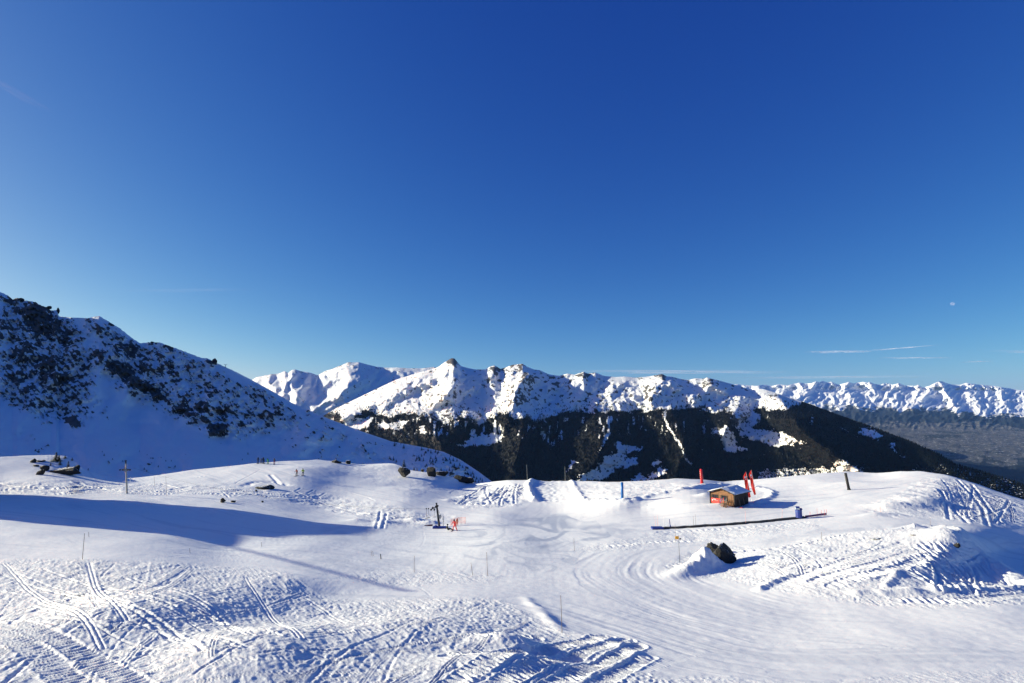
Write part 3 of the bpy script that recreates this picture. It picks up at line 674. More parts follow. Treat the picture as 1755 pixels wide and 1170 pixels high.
# ------------------------------------------------------------------ snow range behind it, left of the centre
B_R = [(250,680),(380,665),(430,652),(440,646),(452,644),(465,641),(478,640),(488,636),(494,639),(500,634),(506,633),(516,636),(530,638),(545,643),(556,636),(570,632),(582,627),(597,620.5),(606,621),(616,620.5),(628,624),(645,628),(662,630),(680,629.5),(700,631),(722,631),(745,628.5),(770,640),(860,680)]
bxs = np.arange(250, 861, 1.8); byr = iv(bxs, B_R)
NBR = 100; s = np.linspace(0, 1, NBR)[:, None]
BY = byr[None] + (800 - byr[None]) * s; BX = np.broadcast_to(bxs, BY.shape).copy()
BD = 12500 * (8200 / 12500) ** (s ** 0.8) + 0 * BX
wx_ = BX + 4 * perlin(BX / 20, BY / 14, 501); wy_ = BY + 3 * perlin(BX / 20, BY / 14, 503)
rel = np.zeros(BX.shape)
for (pts, amp, wl_, wr_) in (([(645,634),(628,648),(590,668),(545,700)], .06, 28, 12), ([(600,621),(580,632),(555,640),(560,655)], .045, 26, 16), ([(505,634),(495,652),(480,680)], .045, 22, 14), ([(530,640),(520,665),(505,690)], .03, 16, 10), ([(616,622),(625,640)], .02, 20, 12), ([(465,641),(455,660)], .03, 16, 10), ([(570,650),(540,680)], .03, 16, 10), ([(700,632),(690,650)], .015, 20, 12)):
    new = spur(np.zeros(BX.shape), wx_, wy_, pts, amp, wl_, wr_); rel = np.maximum(rel, new) + 0.25 * np.minimum(rel, new)
bel = BY - byr[None]
rel += (0.030 * ridged((0.6 * BX + 0.8 * BY) / 24, (0.6 * BY - 0.8 * BX) / 70, 5, 511) + 0.012 * fbm(BX / 20, BY / 14, 5, 521, .6)) * sstep(-2, 8, bel)
rel = rel * 0.55 - faces(BX, BY, [[(495,650),(512,640),(545,641),(582,655),(557,673),(537,693),(518,692),(503,673)], [(618,620),(648,630),(640,648),(612,652),(590,640)], [(600,655),(640,645),(745,630),(760,660),(640,690),(590,700),(560,705)], [(468,642),(485,655),(475,670),(460,655)], [(570,634),(590,650),(575,655)]], 0.0019, 0.0006, 1401)
BD2 = BD * (1 - rel)
rx, rz = ray(BX, BY)
tag(grid_mesh('snowy_mountain_range', np.stack([rx * BD2, BD2, rz * BD2], -1), m_mtn_mid, {'rock': 0.22 + 0.35 * fbm(BX / 6, BY / 5, 4, 531, .6) + 0.1 * sstep(10, 0, bel), 'forest': (BY - 712) / 12 + 0.4 * perlin(BX / 9, BY / 9, 4)}), kind='structure')

# ------------------------------------------------------------------ far range over the big valley, and the valley side
E_R = [(1000,668),(1200,664),(1240,661),(1262,658),(1280,660),(1297,661),(1310,659),(1322,661),(1335,658),(1350,660),(1362,657),(1372,655),(1380,657),(1392,656),(1398,653),(1404,655),(1410,652.5),(1418,655),(1425,654),(1437,659),(1448,656),(1455,654),(1462,657),(1472,655),(1480,654),(1487,656),(1491,654),(1497,657),(1508,659),(1515,657),(1520,656),(1530,659),(1540,656),
 (1550,660),(1560,661),(1567,661),(1573,659),(1582,664),(1592,661),(1600,657),(1608,653.5),(1614,653),(1622,656),(1630,658.5),(1645,659),(1655,656),(1664,657),(1675,658.5),(1690,660),(1700,660.5),(1715,663),(1730,665),(1745,668),(1780,669),(1900,666),(2000,672),(2200,668),(2400,674)]
exs = np.concatenate([np.arange(1000, 1230, 10.0), np.arange(1230, 1776, 1.3), np.arange(1776, 2401, 10.0)])
eyr = iv(exs, E_R) + 0.8 * np.abs(perlin(exs / 4.0, exs * 0, 77)) 
NE = 190; s = np.linspace(0, 1, NE)[:, None]
EY = eyr[None] + (900 - eyr[None]) * s ** 1.25; EX = np.broadcast_to(exs, EY.shape).copy()
ED = np.exp(np.interp(EY, [650, 668, 690, 705, 720, 745, 770, 800, 850, 900], np.log([42000, 40000, 32000, 27000, 22500, 17500, 14800, 12800, 11300, 10400])))
rel = np.zeros(EX.shape); wx_ = EX + 4 * perlin(EX / 16, EY / 12, 601); wy_ = EY + 2 * perlin(EX / 16, EY / 12, 603)
for (pts, amp, wl_, wr_) in (([(1610,654),(1590,675),(1562,700)], .09, 24, 14), ([(1610,654),(1625,680),(1640,700)], .09, 12, 16), ([(1455,655),(1450,672),(1470,695)], .07, 18, 14), ([(1540,657),(1530,675),(1545,695)], .06, 14, 12), ([(1400,654),(1385,672),(1360,690)], .07, 18, 16), ([(1490,655),(1500,675)], .05, 14, 10), ([(1664,657),(1670,680),(1690,705)], .05, 16, 12),
                            ([(1573,660),(1570,675)], .05, 10, 8), ([(1350,660),(1340,680)], .05, 14, 10), ([(1715,664),(1720,690)], .04, 14, 10), ([(1300,662),(1310,680)], .05, 14, 10), ([(1560,690),(1555,712)], .05, 12, 12), ([(1470,690),(1475,715)], .05, 14, 14), ([(1640,690),(1650,712)], .04, 14, 12)):
    new = spur(np.zeros(EX.shape), wx_, wy_, pts, amp, wl_, wr_); rel = np.maximum(rel, new) + 0.3 * np.minimum(rel, new)
eb = EY - eyr[None]; env = sstep(745, 715, EY)
rel += env * (0.045 * ridged(EX / 17 + EY / 30, EY / 14, 5, 611) + 0.02 * fbm(EX / 10, EY / 8, 4, 621, .6)) * sstep(-1, 4, eb) + 0.006 * fbm(EX / 22, EY / 9, 4, 631) * (1 - env)
tri = [[(p_, q_), (p_ + 9, q_ + 3), (p_ + 17, q_ + 14), (p_ + 20, q_ + 30), (p_ + 8, q_ + 24), (p_ + 2, q_ + 12)] for p_, q_ in ((1300,660),(1335,657),(1372,654),(1404,652),(1426,653),(1456,653),(1491,653),(1515,656),(1540,655),(1574,658),(1609,652),(1656,655),(1690,660),(1722,663),(1350,680),(1440,678),(1480,684),(1528,682),(1560,688),(1590,690),(1640,684),(1680,690),(1725,690),(1400,684))]
rel = rel * 0.72 - env * faces(EX, EY, tri, 0.0024, 0.0006, 1501, .3, 1.2e-3)
ED2 = ED * (1 - rel)
rx, rz = ray(EX, EY)
EZ_ = rz * ED2
# valley side on the left that keeps the valley bottom in shade
def hump(X0, Y0, ax_, ay_, h): 
    return h * np.exp(-((rx * ED2 - X0) / ax_) ** 2 - ((ED2 - Y0) / ay_) ** 2)
EZ_ = EZ_ + hump(7600, 11000, 650, 1100, 1050) + hump(8600, 12700, 650, 1100, 730) + hump(9700, 14500, 650, 1100, 400)
sn = (701 + 13 * fbm(EX / 24, EX * 0 + EY / 60, 4, 641) + 10 * sstep(1620, 1700, EX) - EY) / 16 + 0.5
sn = np.clip(sn, -0.3, 1.2); sn = np.where(EY > 738, -0.5, sn)
fo = 0.15 + 0.9 * np.exp(-((EY - 712) / 12) ** 2) + 0.8 * in_poly(EX, EY, [(1690,722),(1755,700),(2300,690),(2300,735),(1755,735)]) + 1.0 * sstep(782, 800, EY - 6 * fbm(EX / 20, EY / 20, 2, 7)) 
fo = fo - 1.2 * in_poly(EX + 4 * perlin(EX / 8, EY / 8, 3), EY, [(1690,792),(1710,786),(1740,787),(1745,796),(1715,800)])
tag(grid_mesh('distant_mountain_range', np.stack([rx * ED2, ED2, EZ_], -1), m_far, {'snow': sn, 'forest': fo}), kind='structure')

# valley floor sheet out to the horizon
g = np.linspace(-1, 1, 81); g = np.sign(g) * np.abs(g) ** 2 * 90000
GX_, GY_ = np.meshgrid(g, g + 0)
GZ_ = np.full(GX_.shape, -1850.0)
tag(grid_mesh('valley_floor', np.stack([GX_, GY_, GZ_], -1), m_far, {'snow': np.full(GX_.shape, -1.0), 'forest': np.full(GX_.shape, 0.4)}), kind='structure')
# ------------------------------------------------------------------ haze between here and the far range
def box_mesh(x0, x1, y0, y1, z0, z1):
    bm = bmesh.new(); bmesh.ops.create_cube(bm, size=1)
    for v in bm.verts: v.co = Vector(((x0+x1)/2 + v.co.x*(x1-x0), (y0+y1)/2 + v.co.y*(y1-y0), (z0+z1)/2 + v.co.z*(z1-z0)))
    return bm
HAZE = 6.2e-6
mh = bpy.data.materials.new('haze'); mh.use_nodes = True
nt = mh.node_tree; nt.nodes.clear()
vo = nt.nodes.new('ShaderNodeVolumePrincipled'); mo = nt.nodes.new('ShaderNodeOutputMaterial')
vo.inputs['Color'].default_value = (0.18, 0.42, 1.0, 1); vo.inputs['Density'].default_value = HAZE; vo.inputs['Anisotropy'].default_value = 0.0
nt.links.new(vo.outputs[0], mo.inputs['Volume'])
bm = box_mesh(-52000, 52000, -6000, 47000, -1851.0, 1990.0); me = bpy.data.meshes.new('haze'); bm.to_mesh(me); bm.free(); me.materials.append(mh)
hz = bpy.data.objects.new('haze', me); COL.objects.link(hz); hz['kind'] = 'stuff'; hz['label'] = 'thin blue haze that fades the distant range'

# ------------------------------------------------------------------ mesh builder for the objects
class MB:
    def __init__(self): self.bm = bmesh.new(); self.mi = 0
    def _fin(self, vs, M):
        for v in vs: v.co = M @ v.co
        for f in {f for v in vs for f in v.link_faces}: f.material_index = self.mi
        return self
    def box(self, sx, sy, sz, loc=(0,0,0), rot=(0,0,0), bevel=0):
        r = bmesh.ops.create_cube(self.bm, size=1); vs = r['verts']
        for v in vs: v.co = Vector((v.co.x*sx, v.co.y*sy, v.co.z*sz))
        from mathutils import Euler
        self._fin(vs, Matrix.Translation(loc) @ Euler(rot).to_matrix().to_4x4())
        if bevel:
            es = list({e for v in vs for e in v.link_edges}); bmesh.ops.bevel(self.bm, geom=es, offset=bevel, segments=1, affect='EDGES')
        return self
    def rod(self, a, b, r0, r1=None, seg=8):
        a, b = Vector(a), Vector(b); r1 = r0 if r1 is None else r1
        r = bmesh.ops.create_cone(self.bm, cap_ends=True, segments=seg, radius1=r0, radius2=max(r1, 1e-4), depth=(b - a).length)
        q = (b - a).to_track_quat('Z', 'Y').to_matrix().to_4x4()
        return self._fin(r['verts'], Matrix.Translation((a + b) / 2) @ q)
    def ball(self, c, r, s=(1,1,1), sub=1):
        q = bmesh.ops.create_icosphere(self.bm, subdivisions=sub, radius=r)
        return self._fin(q['verts'], Matrix.Translation(c) @ Matrix.Diagonal((*s, 1)))
    def poly(self, pts, thick=0.0, axis=(0,1,0)):
        vs = [self.bm.verts.new(p) for p in pts]; f = self.bm.faces.new(vs); f.material_index = self.mi
        if thick:
            r = bmesh.ops.extrude_face_region(self.bm, geom=[f]); nv = [g for g in r['geom'] if isinstance(g, bmesh.types.BMVert)]
            for v in nv: v.co += Vector(axis) * thick
            for v in nv:
                for ff in v.link_faces: ff.material_index = self.mi
        return self
    def build(self, name, mats, parent=None, smooth=False):
        bmesh.ops.recalc_face_normals(self.bm, faces=self.bm.faces)
        me = bpy.data.meshes.new(name); self.bm.to_mesh(me); self.bm.free()
        for m in (mats if isinstance(mats, (list, tuple)) else [mats]): me.materials.append(m)
        if smooth: me.polygons.foreach_set('use_smooth', [True] * len(me.polygons))
        o = bpy.data.objects.new(name, me); COL.objects.link(o); o.parent = parent
        return o
def empty(name, loc, rz=0, rx=0, ry=0):
    o = bpy.data.objects.new(name, None); COL.objects.link(o); o.location = loc; o.rotation_euler = (rx, ry, rz); o.empty_display_size = 0.3; return o
def kids(o): return [c for c in COL.objects if c.parent == o]
def copy_tree(o):
    c = o.copy(); COL.objects.link(c)
    for k_ in list(o.children):
        d = k_.copy(); COL.objects.link(d); d.parent = c
        for k2 in list(k_.children):
            e = k2.copy(); COL.objects.link(e); e.parent = d
    return c

M_ROCK, nt, b_ = mat_base('rock')
tc = nt.nodes.new('ShaderNodeTexCoord'); geo = nt.nodes.new('ShaderNodeNewGeometry')
n1 = noise_n(nt, geo.outputs['Position'], 3.0, 8, 0.65); n2 = noise_n(nt, geo.outputs['Position'], 6, 6, 0.6)
sx = nt.nodes.new('ShaderNodeSeparateXYZ'); nt.links.new(geo.outputs['Normal'], sx.inputs[0])
rc = mixc(nt, n1, (0.006, 0.006, 0.006), (0.04, 0.037, 0.033))
snowf = ramp(nt, math_n(nt, 'ADD', sx.outputs[2], math_n(nt, 'MULTIPLY', math_n(nt, 'SUBTRACT', n2, 0.5), 1.0)), 0.88, 0.96)
nt.links.new(mixc(nt, snowf, rc, SNOW), b_.inputs['Base Color']); b_.inputs['Roughness'].default_value = 0.85
bp = nt.nodes.new('ShaderNodeBump'); bp.inputs['Distance'].default_value = 0.12; nt.links.new(math_n(nt, 'ADD', n1, n2), bp.inputs['Height']); nt.links.new(bp.outputs[0], b_.inputs['Normal'])
M_RED = simple('red_cloth', (0.62, 0.035, 0.03), 0.6); M_RED2 = simple('red_vinyl', (0.60, 0.03, 0.035), 0.4)
M_BLUE = simple('blue_vinyl', (0.01, 0.13, 0.42), 0.4); M_NAVY = simple('dark_blue_paint', (0.012, 0.03, 0.22), 0.4)
M_BLACK = simple('black_foam', (0.012, 0.012, 0.014), 0.7); M_WHITE = simple('white_print', (0.8, 0.8, 0.8), 0.6)
M_STEEL = simple('galvanised_steel', (0.30, 0.31, 0.31), 0.45, 0.6); M_DARKSTEEL = simple('dark_steel', (0.035, 0.037, 0.04), 0.5, 0.4)
M_BAMBOO = simple('weathered_pole', (0.16, 0.12, 0.085), 0.7); M_ORANGE = simple('orange_net', (0.75, 0.13, 0.05), 0.7); M_YELLOW = simple('yellow_sign', (0.85, 0.42, 0.02), 0.5)
M_WOOD = simple('honey_larch_planks', (0.21, 0.098, 0.04), 0.7, var=0.55, scale=3, bump=0.01); M_DARKWOOD = simple('dark_and_shaded_planks', (0.035, 0.022, 0.015), 0.8, var=0.35, scale=3, bump=0.01)
M_TRIM = simple('black_brown_trim', (0.02, 0.014, 0.011), 0.8); M_GLASS = simple('window_glass', (0.01, 0.014, 0.025), 0.1)
M_SNOWCAP = simple('roof_snow', (0.84, 0.86, 0.89), 0.6, var=0.05, scale=2, bump=0.04)
M_RUBBER = simple('black_conveyor_rubber', (0.015, 0.015, 0.016), 0.7); M_CONC = simple('grey_render', (0.3, 0.29, 0.27), 0.9)
M_NEEDLE = simple('conifer_needles', (0.018, 0.028, 0.016), 0.8, var=0.5, scale=2); M_BARK = simple('bark', (0.06, 0.042, 0.03), 0.9)
M_SKIN = simple('skin', (0.5, 0.3, 0.22), 0.6)

# ------------------------------------------------------------------ forest on the massif: thousands of conifers
prs = np.random.RandomState(3)
inframe = (cxs > 440) & (cxs < 1850)
jj = np.nonzero(inframe)[0]
Nn = 150000
ii = prs.randint(1, NC - 1, Nn); jc = prs.choice(jj, Nn)
fm = dens[ii, jc]; above = (tl[0][jc] - fy[ii, jc])
clump = perlin(CXX[ii, jc] / 6, CYY[ii, jc] / 5, 901)
p = np.where(fm > 0.6, 0.95, np.where(fm > 0.2, 0.55, np.where((above > 0) & (above < 22), 0.35 * (clump > 0.05) * (1 - above / 22) * 1.6, np.where(above <= 0, 0.035 * (clump > 0.15), 0))))
p *= np.clip(CD2[ii, jc] / 5200, 0.55, 1) 
keep = prs.rand(Nn) < p * 0.9
ii, jc = ii[keep], jc[keep]
fr, fc = prs.rand(len(ii), 1), prs.rand(len(ii), 1)
i1_, j1_ = np.minimum(ii + 1, NC - 1), np.minimum(jc + 1, len(cxs) - 1)
FP = (C_P[ii, jc] * (1 - fr) * (1 - fc) + C_P[i1_, jc] * fr * (1 - fc) + C_P[ii, j1_] * (1 - fr) * fc + C_P[i1_, j1_] * fr * fc)
me = bpy.data.meshes.new('conifer_forest'); me.vertices.add(len(FP)); me.vertices.foreach_set('co', FP.reshape(-1).astype(np.float32)); me.update()
at = me.attributes.new('size', 'FLOAT', 'POINT'); at.data.foreach_set('value', (0.6 + 0.8 * prs.rand(len(FP))).astype(np.float32))
fo_ = bpy.data.objects.new('conifer_forest', me); COL.objects.link(fo_); fo_['kind'] = 'stuff'; fo_['label'] = 'dark conifer forest covering the lower slopes of the massif'
ng = bpy.data.node_groups.new('forest_nodes', 'GeometryNodeTree')
ng.interface.new_socket('Geometry', in_out='INPUT', socket_type='NodeSocketGeometry'); ng.interface.new_socket('Geometry', in_out='OUTPUT', socket_type='NodeSocketGeometry')
gi = ng.nodes.new('NodeGroupInput'); go = ng.nodes.new('NodeGroupOutput'); m2p = ng.nodes.new('GeometryNodeMeshToPoints'); iop = ng.nodes.new('GeometryNodeInstanceOnPoints')
def cone_(rb, rt, h, z):
    c = ng.nodes.new('GeometryNodeMeshCone'); c.inputs['Vertices'].default_value = 6; c.inputs['Radius Top'].default_value = rt; c.inputs['Radius Bottom'].default_value = rb; c.inputs['Depth'].default_value = h
    t_ = ng.nodes.new('GeometryNodeTransform'); t_.inputs['Translation'].default_value = (0, 0, z); ng.links.new(c.outputs['Mesh'], t_.inputs['Geometry']); return t_.outputs[0]
jn = ng.nodes.new('GeometryNodeJoinGeometry')
for a_ in (cone_(3.9, 0.9, 9, -0.5), cone_(2.5, 0, 11, 6)): ng.links.new(a_, jn.inputs[0])
sm_ = ng.nodes.new('GeometryNodeSetMaterial')
M_FOREST, nt, b_ = mat_base('forest_trees')
oi = nt.nodes.new('ShaderNodeObjectInfo'); geo = nt.nodes.new('ShaderNodeNewGeometry')
nn = noise_n(nt, geo.outputs['Position'], 0.02, 4, 0.7)
nt.links.new(mixc(nt, ramp(nt, nn, 0.35, 0.65), (0.003, 0.005, 0.006), (0.009, 0.010, 0.011)), b_.inputs['Base Color']); b_.inputs['Roughness'].default_value = 1.0; b_.inputs['Specular IOR Level'].default_value = 0.0
sm_.inputs['Material'].default_value = M_FOREST; me.materials.append(M_FOREST)
na = ng.nodes.new('GeometryNodeInputNamedAttribute'); na.data_type = 'FLOAT'; na.inputs['Name'].default_value = 'size'
L_ = ng.links.new
L_(gi.outputs[0], m2p.inputs['Mesh']); L_(jn.outputs[0], sm_.inputs[0]); L_(m2p.outputs[0], iop.inputs['Points']); L_(sm_.outputs[0], iop.inputs['Instance']); L_(na.outputs['Attribute'], iop.inputs['Scale']); L_(iop.outputs[0], go.inputs[0])
md = fo_.modifiers.new('trees', 'NODES'); md.node_group = ng

# ------------------------------------------------------------------ chalets of the village on the far slope
M_CHALET = simple('chalet_wall', (0.16, 0.10, 0.065), 0.8, var=0.3, scale=0.2)
def make_house():
    r = empty('chalet', (0, 0, 0))
    m = MB(); m.box(13, 10, 6, (0, 0, 2.0)); m.poly([(-6.5, -5, 5), (6.5, -5, 5), (0, -5, 8.4)], 10, (0, 1, 0)); m.build('wall', M_CHALET, r)
    m = MB()
    for s_ in (-1, 1): m.box(8.9, 12.5, 0.9, (s_ * 3.9, 0, 7.0), (0, s_ * 0.48, 0))
    m.build('roof', M_SNOWCAP, r)
    return r
def on_c(x, y):
    j = int(np.clip(np.searchsorted(cxs, x), 0, len(cxs) - 1)); i = int(np.clip(round((y - cyr[j]) / (CYB - cyr[j]) * (NC - 1)), 0, NC - 1))
    return Vector(tuple(float(q_) for q_ in C_P[i, j]))
house = make_house(); hs = []; hr = random.Random(5); first = True
spots_h = [(1711,820),(1714,821.5),(1718,822),(1721,823.5),(1725,824),(1728,826),(1732,828),(1715,824),(1722,827)]
for q in range(400):
    x = hr.uniform(1700, 1790); y = 833 + hr.uniform(0, 19) + (x - 1740) * 0.12
    if x < 1722 and y < 832: continue
    if y > crest_y(x) - 2 or all(math.dist((x, y), (a_, c_)) > 0 for a_, c_ in []) and any(math.hypot(x - a_, (y - c_) * 1.4) < 4.6 for a_, c_ in spots_h): continue
    spots_h.append((x, y))
for q in range(30):
    x = hr.uniform(1560, 1640); y = 806 + (x - 1560) * 0.15 + hr.uniform(-3, 4)
    if all(math.hypot(x - a_, y - c_) > 5 for a_, c_ in spots_h): spots_h.append((x, y))
for k_, (x, y) in enumerate(spots_h):
    h_ = house if k_ == 0 else copy_tree(house)
    h_.location = on_c(x, y); h_.rotation_euler = (0, 0, hr.uniform(0, 6.3)); s_ = hr.uniform(0.75, 1.15); h_.scale = (s_, s_, s_)
    tag(h_, 'tiny snow roofed chalet in the village below the right end of the snow field', 'house', 'chalets of the distant village')
    if x < 1660: h_['label'] = 'tiny snow roofed chalet low on the dark wooded ridge behind the snow dome'; h_['group'] = 'scattered chalets on the wooded ridge'

# ------------------------------------------------------------------ single conifers and rocks
def make_conifer(seed):
    rr = random.Random(seed); r = empty('conifer', (0, 0, 0))
    m = MB(); m.rod((0, 0, -0.5), (0, 0, 3.6), 0.10, 0.03, 6); m.build('trunk', M_BARK, r)
    m = MB(); 
    for lay in range(9):
        z = 0.35 + lay * 0.4; R_ = 1.15 * (1 - lay / 9.6) ** 0.9; n_ = 9 - lay // 2
        for k2 in range(n_):
            a_ = k2 / n_ * 6.283 + rr.uniform(-.35, .35); L2 = R_ * rr.uniform(0.65, 1.15); c_, s_ = math.cos(a_), math.sin(a_); w_ = 0.22 * (1 - lay / 14)
            tip = (c_ * L2, s_ * L2, z - 0.22 * L2 + rr.uniform(-.05, .05)); 
            m.poly([(0, 0, z + 0.28), (c_ * L2 * .55 - s_ * w_, s_ * L2 * .55 + c_ * w_, z - .05), tip]); m.poly([(0, 0, z + 0.28), tip, (c_ * L2 * .55 + s_ * w_, s_ * L2 * .55 - c_ * w_, z - .05)])
            m.poly([(0, 0, z - 0.02), tip, (c_ * L2 * .55 - s_ * w_, s_ * L2 * .55 + c_ * w_, z - .08)])
    m.rod((0, 0, 3.2), (0, 0, 4.1), 0.14, 0.0, 5)
    m.build('crown', M_NEEDLE, r)
    return r
conifers = [make_conifer(s_) for s_ in (1, 2, 3)]
used_c = set(); cr_ = random.Random(9)
def conifer(P_, hm, label, group, wide=1.0):
    k_ = cr_.randrange(3); src = conifers[k_]
    o = src if k_ not in used_c else copy_tree(src)
    used_c.add(k_); o.location = P_; o.rotation_euler = (0, 0, cr_.uniform(0, 6.28)); s_ = hm / 4.1; o.scale = (s_ * wide, s_ * wide, s_)
    tag(o, label, 'tree', group); return o
for (x, y, h_, lab) in ((690.5, 799.5, 2.4, 'small dark conifer standing on top of the larger left boulder of the crest'), (707, 804, 1.3, 'little pointed conifer on the crest between the two dark boulders'), (713, 805, 0.9, 'lowest shrubby conifer on the crest, left of the pale grey boulder')):
    conifer(ground(x, y) + Vector((0, 1.5, -0.2)), h_, lab, 'conifers behind the crest boulders', 1.5)
for (x, y, h_, lab, w_) in ((94, 789, 2.2, 'broad dark conifer at the top of the left rocky knoll', 2.2), (99.5, 790, 1.6, 'second conifer close beside the broad one on the left rocky knoll', 2.0), (102, 796, 1.3, 'small conifer leaning below the broad one on the left knoll', 1.5), (115, 802, 1.9, 'slim pointed conifer at the right above the long dark rock of the knoll', 1.4), (86.5, 797, 1.0, 'tiny faint conifer alone in the snow left of the knoll centre', 1.2), (110, 784.5, 0.8, 'low dark bush on the skyline of the left knoll', 2.8), (122, 788, 0.8, 'low bush at the right shoulder of the left knoll', 2.0)):
    conifer(ground(x, y) - Vector((0, 0, 0.1)), h_, lab, 'conifers on the left rocky knoll', w_)
# scattered conifers on the shaded tail of the rocky mountain
trs = [(707,782),(713,787),(716.5,785),(712,790),(721,771.5),(721,782),(726,780),(719,789),(725,790),(733,773),(737,776),(737,786),(736,790),(737,795),(746,775),(749,778),(751,776),(746,786),(747,790),(741,792),(745,793),(772,782),(770,788),(772,794),(776,790),(778,798),(777,801),(774,800),(692,768),(676,764),(668,786),(674,789),(679,792),(783,790),(788,798),(792,801),(786,803),(797,806),(764,790),(758,788),(800,812),(806,815),(810,812),(812,818),(816,821),(822,822),(826,825),(807,820),(795,820),(765,810),(770,806),(775,808),(756,806),(752,812),(760,815),(820,828),(815,826),(832,828),(838,830)]
for (x, y) in trs:
    p_ = on_a(x, y); hpx = cr_.uniform(4.5, 8); conifer(p_ - Vector((0, 0, 0.4)), hpx * p_.y / F, 'small dark conifer scattered on the blue shaded tail of the rocky mountain', 'conifers on the mountain tail', cr_.uniform(1.0, 1.6))
for (x, y) in ((174,774),(238,774),(251,779),(276,784),(284,790),(293,790),(247,804),(270,800),(300,800),(178,781),(192,788),(210,791),(150,805),(415,788),(424,778)):
    p_ = on_a(x, y); conifer(p_ - Vector((0, 0, 0.3)), cr_.uniform(2.5, 4.5) * p_.y / F, 'tiny dark shrub dotted across the shaded floor of the hollow', 'shrubs on the hollow floor', 1.8)

def rock(x, y, wpx, hpx, seed, label, dep=0.9, P_=None, group=None, tall=1.0, rough_=0.35, name='rock'):
    P0 = ground(x, y) if P_ is None else P_; w_ = wpx * P0.y / F; h_ = hpx * P0.y / F * tall
    bm = bmesh.new(); bmesh.ops.create_icosphere(bm, subdivisions=4 if wpx > 25 else 3, radius=1)
    cs = np.array([v.co[:] for v in bm.verts]); rs_ = np.random.RandomState(seed)
    nn_ = rs_.normal(size=(9, 3)); nn_ /= np.linalg.norm(nn_, axis=1)[:, None]; off_ = rs_.uniform(0.5, 0.95, 9)      # broken faces
    rr_ = np.min(np.where(cs @ nn_.T > 0.05, off_[None] / np.maximum(cs @ nn_.T, 0.05), 9), axis=1)
    rr_ = np.minimum(rr_, 1.25) * (1 + 0.09 * fbm(cs[:, 0] * 3 + cs[:, 2] * 2, cs[:, 1] * 3 - cs[:, 2] * 2, 3, seed + 50))
    for v, k_ in zip(bm.verts, rr_):
        v.co *= float(k_)
        v.co = Vector((v.co.x * w_ / 2, v.co.y * w_ / 2 * dep, v.co.z * h_ * 0.58 + h_ * 0.34))
    me_ = bpy.data.meshes.new(name); bm.to_mesh(me_); bm.free(); me_.materials.append(M_ROCK)
    o = bpy.data.objects.new(name, me_); COL.objects.link(o); o.location = P0 + Vector((0, w_ * dep * 0.25, 0)); o.rotation_euler = (0, 0, (seed % 5 - 2) * 0.09)
    tag(o, label, 'rock', group); return o
rock(1240, 966, 40, 35, 41, 'big jagged black boulder poking out of the snow heap behind the yellow sign', 0.9, name='boulder', rough_=0.5)
rock(1227, 950, 26, 20, 12, 'dark top shoulder of rock leaning on the snow heap left of the big boulder', 0.9, rough_=0.6)
rock(692, 818, 19, 20, 13, 'upright dark boulder on the crest with a small conifer on top', 0.8, name='boulder'); rock(739, 816, 21, 19, 14, 'pale grey wedge shaped boulder on the crest, right of the upright one', 0.7, name='boulder')
rock(723, 807, 8, 6, 15, 'small round rock just left of the pale wedge boulder', 0.8)
rock(757, 815, 20, 11, 16, 'low dark rock to the right of the pale wedge boulder', 0.6); rock(788, 824, 26, 10, 17, 'long dark rock band at the drop of the crest', 0.6); rock(806, 828, 18, 10, 18, 'dark rock at the lowest right end of the rock band', 0.6)
rock(576, 793.5, 17, 5, 19, 'flat dark rock on the skyline of the skiers hill', 0.8); rock(595, 795, 13, 7, 20, 'dark rock on the skyline just right of the flat one', 0.8)
rock(451, 838, 28, 7, 21, 'long flat dark rock at the rim of the shaded slope', 0.5); rock(437, 842, 6, 3, 22, 'small dark rock just below the long flat one', 0.8)
rock(380, 861, 12, 8, 23, 'dark rock in the shaded slope with snow grooves above it', 0.8); rock(399, 861, 8, 4, 24, 'small flat rock right of the grooved one', 0.8); rock(449, 861, 4, 3, 25, 'tiny dark stone in the middle of the shaded slope', 0.8)
rock(110, 813, 50, 15, 26, 'long dark rock at the foot of the left knoll', 0.35); rock(73, 806, 17, 10, 27, 'dark rock in the middle of the left knoll', 0.6); rock(66, 813, 15, 8, 28, 'dark rock at the bottom left foot of the knoll', 0.6)
rock(68, 791, 14, 4, 29, 'narrow flat rock high on the left side of the knoll', 0.5); rock(55, 793, 9, 7, 30, 'small rock at the upper left edge of the knoll', 0.6); rock(58, 799, 12, 3, 31, 'thin rock sliver left of the knoll centre', 0.5); rock(129, 808, 10, 12, 32, 'rock at the right hand end of the knoll', 0.5)
rock(1641, 947, 10, 8, 33, 'small rounded rock on the rim above the shaded basin on the right', 0.9)
rock(1506, 929.5, 26, 1.5, 34, 'brown strip of bare ground showing through the snow of the right hand hill', 0.5, name='bare_ground_patch'); rock(1565, 927.5, 10, 1.3, 35, 'small brown bare patch right of the longer one', 0.6, name='bare_ground_patch')
rock(132, 1023, 15, 3.5, 36, 'dark rock tip half buried in the tracked snow at lower left', 0.7); rock(108, 1022, 6, 2.5, 37, 'smaller dark rock tip beside the half buried one', 0.7)
for q, (x, y, w_, h_, l_) in enumerate(((366, 619, 12, 6, 'jagged rock tooth on the ridge skyline of the rocky mountain'), (97, 531, 7, 9, 'dark rock pinnacle on the left ridge skyline'), (34, 514, 10, 5, 'rock knob near the left end of the ridge skyline'), (83, 528, 9, 5, 'dark rock block just left of the ridge pinnacle'), (259, 587, 7, 3, 'pale cairn like rock on the middle of the ridge'))):
    p_ = on_a(x, y); rock(x, y, w_, h_, 60 + q, l_, 0.6, P_=p_)

